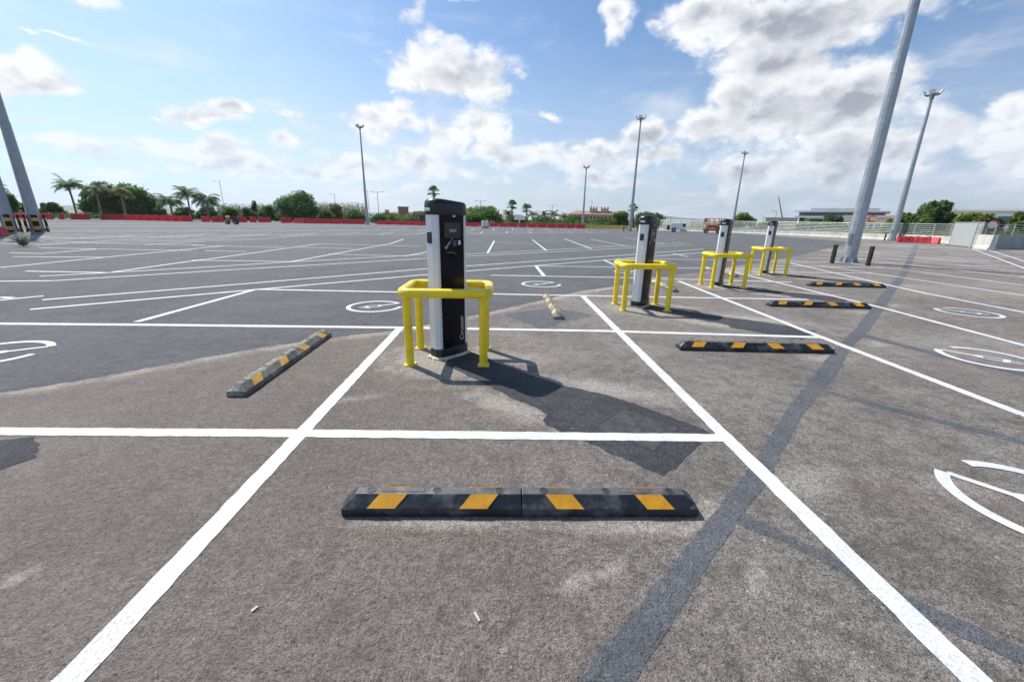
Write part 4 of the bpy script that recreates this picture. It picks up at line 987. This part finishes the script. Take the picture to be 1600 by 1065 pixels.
ft = thing('railing_fence', 'pale steel railing fence with posts on top of the long low concrete wall', 'fence', (ws[0].x, ws[0].y, 0)); O_ = ws[0]
m = MB()
for z in (.84, 1.02, 1.20, 1.38, 1.56, 1.76):
    for i in range(len(ws)-1):
        a, b = ws[i]-O_, ws[i+1]-O_; m.tube([(a.x, a.y, z), (b.x, b.y, z)], .013 if z < 1.7 else .024, 5, cap=False)
wr = resample(WL, .11)
for p in wr: m.box((p.x-O_.x, p.y-O_.y, 1.25), (.010, .010, 1.0))
m.build('rails', M_FENCE, ft)
for i in range(len(ws)):
    a = ws[i]-O_; m = MB(); m.box((a.x, a.y, 1.235), (.05, .05, 1.07)); m.build('post', M_FENCE, ft)
# end wall on the far right
ea, eb, ec = Vector(g(1549, 389)), Vector(g(1600, 389)), Vector((75, 37))
m = MB()
for a, b in ((ea, eb), (eb, ec)):
    n_ = (b-a).normalized(); n_ = Vector((-n_.y, n_.x)); 
    m.loft([[(a.x-n_.x*.15, a.y-n_.y*.15, 0), (a.x+n_.x*.15, a.y+n_.y*.15, 0), (a.x+n_.x*.15, a.y+n_.y*.15, 1.0), (a.x-n_.x*.15, a.y-n_.y*.15, 1.0)],
            [(b.x-n_.x*.15, b.y-n_.y*.15, 0), (b.x+n_.x*.15, b.y+n_.y*.15, 0), (b.x+n_.x*.15, b.y+n_.y*.15, 1.0), (b.x-n_.x*.15, b.y-n_.y*.15, 1.0)]])
tag(m.build('grey_wall', M_CONCG), 'grey concrete wall running out of frame on the right', 'wall')
ft2 = thing('railing_fence', 'short pale railing fence behind the grey wall at the right edge', 'fence', (ea.x, ea.y, 0)); off = Vector((.9, 1.3))
m = MB(); L = [ea+off-Vector((1.5, .4)), eb+off, ec+off]
for z in (1.1, 1.25, 1.4, 1.55, 1.75):
    for a, b in zip(L, L[1:]): m.tube([(a.x-ea.x, a.y-ea.y, z), (b.x-ea.x, b.y-ea.y, z)], .024, 5, cap=False)
m.build('rails', M_FENCE, ft2)
for p in resample(L, 2.2)[:9]:
    m = MB(); m.box((p.x-ea.x, p.y-ea.y, .88), (.06, .06, 1.76)); m.build('post', M_FENCE, ft2)
# two upright concrete blocks that close the wall
for i, (px_, py_) in enumerate(((1531, 389.5), (1541, 390.5))):
    q = g(px_, py_); m = MB(); P_ = [(-.20, 0), (-.20, .12), (-.13, .3), (-.10, 1.02), (.10, 1.02), (.13, .3), (.20, .12), (.20, 0)]
    m.loft([[(x_, -.55, z_) for x_, z_ in P_], [(x_, .55, z_) for x_, z_ in P_]])
    o_ = m.build('concrete_block', M_CONC, None, .02, 2); o_.location = (q[0], q[1], 0); o_.rotation_euler = (0, 0, R(-28)); tag(o_, ('left of two pale concrete barrier blocks at the end of the grey wall', 'right of two pale concrete barrier blocks at the end of the grey wall')[i], 'concrete block', 'end blocks of the grey wall')
ga, gb = Vector(g(1480, 383)), Vector(g(1527, 388)); c = (ga+gb)/2; dv = gb-ga
t = thing('gate_panel', 'grey perforated metal gate panel leaning on the low wall left of the blocks', 'gate', (c.x, c.y, 0), math.atan2(dv.y, dv.x)); L = dv.length*.93
m = MB(); m.box((0, 0, .95), (L, .02, 1.75))
m.build('sheet', M_MESH, t)
m = MB()
for x_ in (-L/2, L/2): m.box((x_, 0, .97), (.05, .05, 1.94))
for z_ in (.08, 1.88): m.box((0, 0, z_), (L-.06, .045, .05))
m.build('frame', M_FENCE, t)
for x_ in (-L/2+.3, L/2-.3):
    m = MB(); m.box((x_, 0, .04), (.12, .7, .08)); m.build('foot', M_CONCG, t)
sx0, sy0, _ = bearing(1545, 372, 53); t = thing('round_sign', 'round red and white road sign on two thin posts behind the concrete blocks', 'road sign', (sx0, sy0, 0), R(-30)); zs = bearing(1546, 351, 53)[2]
m = MB(); m.tube([(0, .0, zs), (0, .03, zs)], .36, 28, smooth=False); m.build('disc', M_SIGNRED, t)
m = MB(); m.tube([(-.06, -.006, zs-.02), (-.06, .002, zs-.02)], .27, 24, smooth=False); m.build('white_face', M_WHITE, t)
for x_ in (-.28, .28):
    m = MB(); m.tube([(x_, .05, 0), (x_, .05, zs)], .03, 6); m.build('post', M_FENCE, t)

# ------------------------------------------------------------------ buildings
def win_row(par, x0, x1, y, z0, z1, n, gap=.15, mat=M_GLASS, depth=.06, face='front'):
    w = (x1-x0)/n
    for i in range(n):
        m = MB(); m.box((x0+w*(i+.5), y-depth/2+.02, (z0+z1)/2), (w*(1-gap), depth, z1-z0)); m.build('window', mat, par)
def bldg(name, label, px0, px1, d, yaw_off=0):
    x0, y0, _ = bearing(px0, 345, d); x1, y1, _ = bearing(px1, 345, d); c = ((x0+x1)/2, (y0+y1)/2); W_ = math.hypot(x1-x0, y1-y0)
    return thing(name, label, 'building', (c[0], c[1], 0), math.atan2(y1-y0, x1-x0)+yaw_off), W_
def zat(px, py, d): return bearing(px, py, d)[2]
t, W_ = bldg('brown_house', 'low brown flat roofed house left of the nearest charger', 588, 642, 190)
zt = zat(612, 334, 190); zt2 = zat(632, 324, 190)
m = MB(); m.box((0, 5, zt/2), (W_, 10, zt)); m.build('wall', M_BRICK, t)
m = MB(); m.box((W_*.30, 5, (zt+zt2)/2+.02), (W_*.30, 6, zt2-zt)); m.build('tower', M_BRICK, t)
m = MB(); m.box((W_*.30, 5, zt2+.2), (W_*.34, 6.8, .3)); m.box((-W_*.1, 5, zt+.15), (W_*.4, 7, .26)); m.build('roof', M_ROOF, t)
m = MB(); m.box((-W_*.18, 3, zt+.9), (1.8, 1.8, 1.5)); m.build('chimney', M_TERRA, t)
win_row(t, -W_*.45, W_*.45, 0, zt*.45, zt*.75, 6, .5, M_DARKOP)
t, W_ = bldg('orange_building', 'long orange building with two roof towers left of the second charger', 888, 976, 200)
za = zat(930, 335, 200); zb = zat(925, 328.5, 200)
m = MB(); m.box((0, 6, za/2), (W_, 12, za)); m.build('wall', M_TERRA, t)
m = MB(); rp = [(-W_/2-.5, -.8, za), (W_/2+.5, -.8, za), (W_/2+.5, 12.8, za), (-W_/2-.5, 12.8, za)]
m.loft([rp, [(-W_/2+3, 5, za+1.6), (W_/2-3, 5, za+1.6), (W_/2-3, 7, za+1.6), (-W_/2+3, 7, za+1.6)]]); m.build('roof', M_ROOF, t)
for x_ in (-W_*.06, W_*.14):
    m = MB(); m.box((x_, 4, (za+zb)/2+.4), (3.6, 4, zb-za+.8)); tw = m.build('tower', M_TERRA, t)
    m = MB()
    for q in (-1.4, 0, 1.4): m.box((x_+q, 4, zb+1.2), (.7, 3.6, .8))
    m.build('battlement', M_TERRA, tw)
m = MB(); m.tube([(-W_*.1, 5, za), (-W_*.1, 5, zat(927, 312, 200))], .09, 5); m.build('antenna', M_GALVD, t)
win_row(t, -W_*.47, W_*.47, 0, za*.55, za*.78, 14, .5, M_DARKOP); win_row(t, -W_*.47, W_*.47, 0, za*.15, za*.4, 14, .5, M_DARKOP)
# glazed office
D_ = 150
t, W_ = bldg('office_building', 'white flat roofed office with a long window band behind the thick mast', 1243, 1384, D_, R(-3))
z1, z2, z3, z4 = zat(1300, 337.8, D_), zat(1300, 331.8, D_), zat(1300, 329.0, D_), zat(1300, 324.5, D_)
m = MB(); m.box((W_*.03, 9, z1/2), (W_*.92, 16, z1)); m.build('wall', M_OFFW, t)
m = MB(); m.box((0, 8.6, (z1+z2)/2), (W_*.96, 17, z2-z1)); m.build('window_band', M_GREYB, t)
win_row(t, -W_*.47, W_*.47, .10, z1+.2, z2-.1, 44, .22)
m = MB(); m.box((0, 8, z2+(z3-z2)*.42), (W_*1.05, 20, (z3-z2)*.75)); m.build('roof', M_OFFW, t)
m = MB(); m.box((0, 7.4, z1-.25), (W_*1.02, 19, .45)); m.build('canopy', M_OFFW, t)
m = MB(); m.box((W_*.02, 10, (z3+z4)/2-.1), (W_*.78, 9, z4-z3+.3)); m.build('roof_plant', M_GREYB, t)
m = MB(); m.box((-W_*.43, .9, z1*.48), (W_*.07, .5, z1*.9)); m.build('doorway', M_DARKOP, t)
# sign warehouse
D_ = 118
t, W_ = bldg('sign_warehouse', 'pale warehouse with a red logo on its fascia right of the thick mast', 1316, 1430, D_)
zf0, zf1 = zat(1372, 347, D_), zat(1372, 336.5, D_)
m = MB(); m.box((0, 8, zf0/2), (W_*.98, 15, zf0)); m.build('wall', M_OFFW, t)
m = MB(); m.box((0, 7.6, (zf0+zf1)/2), (W_, 16, zf1-zf0)); m.build('fascia', M_BEIGE, t)
win_row(t, -W_*.4, W_*.45, .5, zf0*.25, zf0*.85, 9, .3)
lx = W_*(1366-1316)/114-W_/2; zc_ = (zf0+zf1)/2
m = MB(); pts = [(lx-.2+.60*math.cos(R(a)), -.43, zc_+.60*math.sin(R(a))) for a in range(25, 345, 16)]
m.tube(pts, [.05+.12*math.sin(PI*i/(len(pts)-1)) for i in range(len(pts))], 6); m.build('logo', M_SIGNRED, t)
m = MB(); rnd = random.Random(3)
for i in range(8): 
    x_ = lx+.7+i*.36; m.box((x_, -.43, zc_), (.08, .06, .34)); m.box((x_+.14, -.43, zc_+(.14 if i % 2 else -.14)), (.18, .06, .1))
m.build('lettering', M_SIGNRED, t)
# long beige warehouse
D_ = 100
t, W_ = bldg('beige_warehouse', 'long beige warehouse behind the trees at the right edge', 1484, 1680, D_)
zr = zat(1560, 329, D_)
m = MB(); m.box((0, 15, zr/2), (W_, 30, zr)); m.build('wall', M_BEIGE, t)
m = MB(); m.box((0, 15, zr+.06), (W_+.6, 30.6, .3)); m.build('roof', M_OFFW, t)
for px_ in (1578,):
    x_ = W_*(px_-1484)/196-W_/2
    m = MB(); m.box((x_, -.05, zat(1578, 345, D_)), (2.2, .2, 2.2)); f_ = m.build('window', M_WHITE, t)
    m = MB(); m.box((x_, -.17, zat(1578, 346, D_)), (1.7, .06, .7)); m.box((x_, -.17, zat(1578, 342, D_)), (1.7, .06, .7)); m.build('pane', M_GLASS, f_)
# grey block house left of the office
D_ = 160
t, W_ = bldg('grey_block_building', 'plain grey block building left of the office, behind the crane boom', 1196, 1246, D_)
zr = zat(1220, 341, D_)
m = MB(); m.box((0, 6, zr/2), (W_, 12, zr)); m.build('wall', M_GREYB, t)
m = MB(); m.box((0, 6, zr+.1), (W_+.5, 12.5, .25)); m.build('parapet', M_CONCG, t)
t, W_ = bldg('pink_house', 'tiny pinkish house far behind the white trailer', 1046, 1064, 260)
zr = zat(1055, 351, 260); m = MB(); m.box((0, 4, zr/2), (W_, 8, zr)); m.build('wall', M_TERRA, t)
m = MB(); m.loft([[(-W_/2-.3, -.3, zr), (W_/2+.3, -.3, zr), (W_/2+.3, 8.3, zr), (-W_/2-.3, 8.3, zr)], [(-W_/2+1, 4, zr+1.2), (W_/2-1, 4, zr+1.2), (W_/2-1, 4.2, zr+1.2), (-W_/2+1, 4.2, zr+1.2)]]); m.build('roof', M_ROOF, t)

# ------------------------------------------------------------------ machines and small things
D_ = 170; bx, by, _ = bearing(1223, 352, D_)
t = thing('crane', 'thin orange crane boom rising behind the grey block building', 'crane', (bx, by, 0)); tx, ty, tz = bearing(1216.5, 307, D_)
m = MB(); m.box((0, 0, 1.2), (2.6, 5.5, 1.6)); m.build('body', M_ORANGE, t, .1, 1)
m = MB(); m.tube([(0, 0, 1.8), (tx-bx, ty-by, tz)], [.28, .15], 6, smooth=False); m.build('boom', M_BRICK, t)
for x_ in (-1.1, 1.1):
    for y_ in (-1.8, 1.8):
        m = MB(); m.tube([(x_-.2, y_, .5), (x_+.2, y_, .5)], .5, 12); m.build('wheel', M_TYRE, t)
def wheel(par, x_, y_, r_, w_=.22):
    m = MB(); m.tube([(x_, y_-w_/2, r_), (x_, y_+w_/2, r_)], r_, 14); w = m.build('wheel', M_TYRE, par)
    m = MB(); m.tube([(x_, y_-w_/2-.02, r_), (x_, y_+w_/2+.02, r_)], r_*.5, 10); m.build('rim', M_GALV, w)
bx, by = g(1112, 364.6); d_ = math.hypot(bx, by)
t = thing('scissor_lift', 'orange scissor lift with railed platform left of the third charger', 'lift', (bx, by, 0), R(-25)); ht = zat(1110, 341, d_)
k_ = ht/2.6
m = MB(); m.box((0, 0, .62*k_), (3.1*k_, 1.3*k_, .42*k_)); m.build('chassis', M_ORANGE, t, .04, 1)
for x_ in (-1.0, 1.0):
    for y_ in (-.62, .62): wheel(t, x_*k_, y_*k_, .36*k_, .25)
m = MB()
for y_ in (-.45, .45):
    for q in range(2):
        z0, z1 = (.85+.34*q)*k_, (1.17+.34*q)*k_
        m.tube([(-1.2*k_, y_*k_, z0), (1.2*k_, y_*k_, z1)], .06, 5); m.tube([(-1.2*k_, y_*k_, z1), (1.2*k_, y_*k_, z0)], .06, 5)
m.box((0, 0, 1.2*k_), (1.6*k_, .7*k_, .55*k_)); m.build('scissor_arms', M_ORANGE, t)
m = MB(); m.box((.1*k_, 0, 1.62*k_), (3.3*k_, 1.3*k_, .14*k_)); m.build('platform', M_ORANGE, t)
m = MB()
for y_ in (-.62, .62):
    for z_ in (2.05, 2.55): m.tube([(-1.5*k_, y_*k_, z_*k_), (1.7*k_, y_*k_, z_*k_)], .04, 5)
    for q in range(5): m.tube([((-1.5+.8*q)*k_, y_*k_, 1.66*k_), ((-1.5+.8*q)*k_, y_*k_, 2.55*k_)], .04, 5)
m.box((-1.2*k_, -.5*k_, 2.2*k_), (.35, .3, .5)); m.build('guardrail', M_ORANGE, t)
m = MB(); m.box((1.25*k_, -.0, .95*k_), (.9*k_, 1.1*k_, .35*k_)); m.build('battery_box', M_CAP, t, .03, 1)
bx, by = g(1058, 362.6)
t = thing('trailer', 'small white box trailer parked by the far wall left of the scissor lift', 'trailer', (bx, by, 0), R(-20))
m = MB(); m.box((0, 0, .85), (2.2, 1.3, 1.05)); m.build('box_body', M_WHITE, t, .06, 2)
m = MB(); m.box((.85, -.67, 1.05), (.42, .03, .42)); m.build('window', M_DARKOP, t)
m = MB(); m.tube([(-1.1, 0, .42), (-2.0, 0, .42)], .05, 6); m.build('drawbar', M_GALVD, t)
for y_ in (-.62, .62): wheel(t, -.55, y_, .34)
m = MB(); m.box((.9, 0, .25), (1.0, 1.1, .12)); m.build('tail_frame', M_CAP, t)
m = MB(); m.box((-1.35, -.1, .65), (.4, .8, .7)); m.build('generator', M_CAP, t, .04, 1)
bx, by = g(365, 350.5)
t = thing('striping_machine', 'small orange and black line striping machine on the left of the lot', 'machine', (bx, by, 0), R(15))
m = MB(); m.box((-.55, 0, .75), (.55, .5, .7)); m.build('engine', M_ORANGE, t, .08, 2)
m = MB(); m.tube([(.25, 0, .35), (.25, 0, 1.0)], .34, 14); m.build('paint_tank', M_CAP, t)
m = MB(); m.tube([(-.9, -.25, .3), (.6, -.25, .3)], .05, 6); m.tube([(-.9, .25, .3), (.6, .25, .3)], .05, 6); m.tube([(.5, -.25, .3), (.95, -.3, 1.05), (.95, .3, 1.05), (.5, .25, .3)], .035, 6); m.build('frame', M_CAP, t)
for x_, y_ in ((-.7, .3), (-.7, -.3), (.35, .36), (.35, -.36)): wheel(t, x_, y_, .24, .1)
bx, by = g(758, 356.2)
t = thing('water_tank', 'small white plastic cube tank before the red barriers right of the nearest charger', 'tank', (bx, by, 0), R(8))
m = MB(); m.box((0, 0, .62), (1.0, 1.0, .95)); m.build('tank', M_WHITE, t, .08, 2)
m = MB()
for z_ in (.25, .6, .95): m.tube([(-.53, -.53, z_), (.53, -.53, z_), (.53, .53, z_), (-.53, .53, z_)], .025, 5, closed=True)
m.box((0, 0, .07), (1.1, 1.1, .14)); m.build('cage', M_GALVD, t)
m = MB(); m.tube([(0, 0, 1.09), (0, 0, 1.16)], .16, 10); m.build('cap', M_CAP, t)
D_ = 90; bx, by, _ = bearing(811.5, 350, D_)
t = thing('sign_board', 'white sign board on a post among the young palms', 'sign', (bx, by, 0), R(-8)); zb, zt = zat(811, 343.5, D_), zat(811, 335.5, D_); wd = 17*D_/F/2
m = MB(); m.tube([(0, 0, 0), (0, 0, zb)], .12, 8); m.build('post', M_WHITE, t)
m = MB(); pr = [(-wd, zb), (wd*1.05, zb), (wd*.9, (zb+zt)/2), (wd*.35, zt), (-wd*.7, zt), (-wd*.95, (zb+zt)/2)]
m.loft([[(x_, -.06, z_) for x_, z_ in pr], [(x_, .06, z_) for x_, z_ in pr]]); m.build('board', M_OFFW, t)
def street_lamp(px_, ybase, ytop, d, label, arms=1, lean=0):
    bx, by, _ = bearing(px_, ybase, d); tx, ty, hz = bearing(px_+lean, ytop, d); t = thing('street_lamp', label, 'street lamp', (bx, by, 0), 0, 'thin street lamps beyond the lot')
    m = MB(); m.tube([(0, 0, 0), (0, 0, hz)] if not lean else [(0, 0, 0), (tx-bx, ty-by, hz)], [.09, .06], 6); m.build('pole', M_GALVD, t)
    m = MB(); T_ = Vector((tx-bx, ty-by, hz)) if lean else Vector((0, 0, hz))
    for s in ((-1,), (-1, 1))[arms-1]: m.tube([T_+Vector((0, 0, -.4)), T_+Vector((s*1.2, 0, -.1))], .04, 5); m.box(T_+Vector((s*1.35, 0, -.1)), (.6, .25, .12))
    m.build('lamp_head', M_GALV, t)
street_lamp(350.5, 326, 282, 150, 'leaning street lamp left of the reeds', 1, -8)
street_lamp(525, 330, 303, 150, 'thin street lamp above the reeds right of the pine')
street_lamp(577, 335, 297, 150, 'thin street lamp directly behind the central mast')
street_lamp(592, 335, 299, 120, 'double armed street lamp right of the central mast', 2)
street_lamp(751, 350, 313, 120, 'street lamp behind the rounded tree right of the nearest charger', 2)
street_lamp(862, 345, 320, 140, 'double armed street lamp above the young palms', 2)
street_lamp(727, 345, 322, 160, 'street lamp just right of the nearest charger hood')
street_lamp(1047, 352, 338, 170, 'thin street lamp just right of the second charger')
street_lamp(1083, 352, 341, 170, 'thin street lamp left of the scissor lift')
street_lamp(1191, 350, 336, 170, 'thin street lamp left of the crane boom')
street_lamp(1211, 345, 329, 150, 'thin street lamp on the left of the grey block building')
# small litter on the near asphalt
for i, (px_, py_, L, w, a, lab) in enumerate(((745, 964, .045, .009, -60, 'white cigarette end lying on the near asphalt'), (398, 952, .026, .010, 60, 'pale scrap of paper at the lower left of the near asphalt'))):
    q = g(px_, py_); m = MB(); m.prism([(-L/2, -w/2), (L/2, -w*.4), (L/2*.9, w/2), (-L/2*.8, w*.55)], .0, .004)
    o_ = m.build('litter', M_BIT); o_.location = (q[0], q[1], .003 if i < 2 else .0075); o_.rotation_euler = (0, 0, R(a)); tag(o_, lab, 'litter')

# ------------------------------------------------------------------ air
m = MB(); m.box((0, 2100, 39), (6800, 5000, 80)); hz_ = m.build('haze', None); hz_.data.materials.clear()
hm = bpy.data.materials.new('haze'); hm.use_nodes = True; ht_ = hm.node_tree; ht_.nodes.clear()
pv = ht_.nodes.new('ShaderNodeVolumePrincipled'); pv.inputs['Color'].default_value = (.86, .92, 1, 1); pv.inputs['Density'].default_value = .00013; pv.inputs['Anisotropy'].default_value = .2
ou = ht_.nodes.new('ShaderNodeOutputMaterial'); ht_.links.new(pv.outputs[0], ou.inputs['Volume']); hz_.data.materials.append(hm); tag(hz_, kind='stuff')
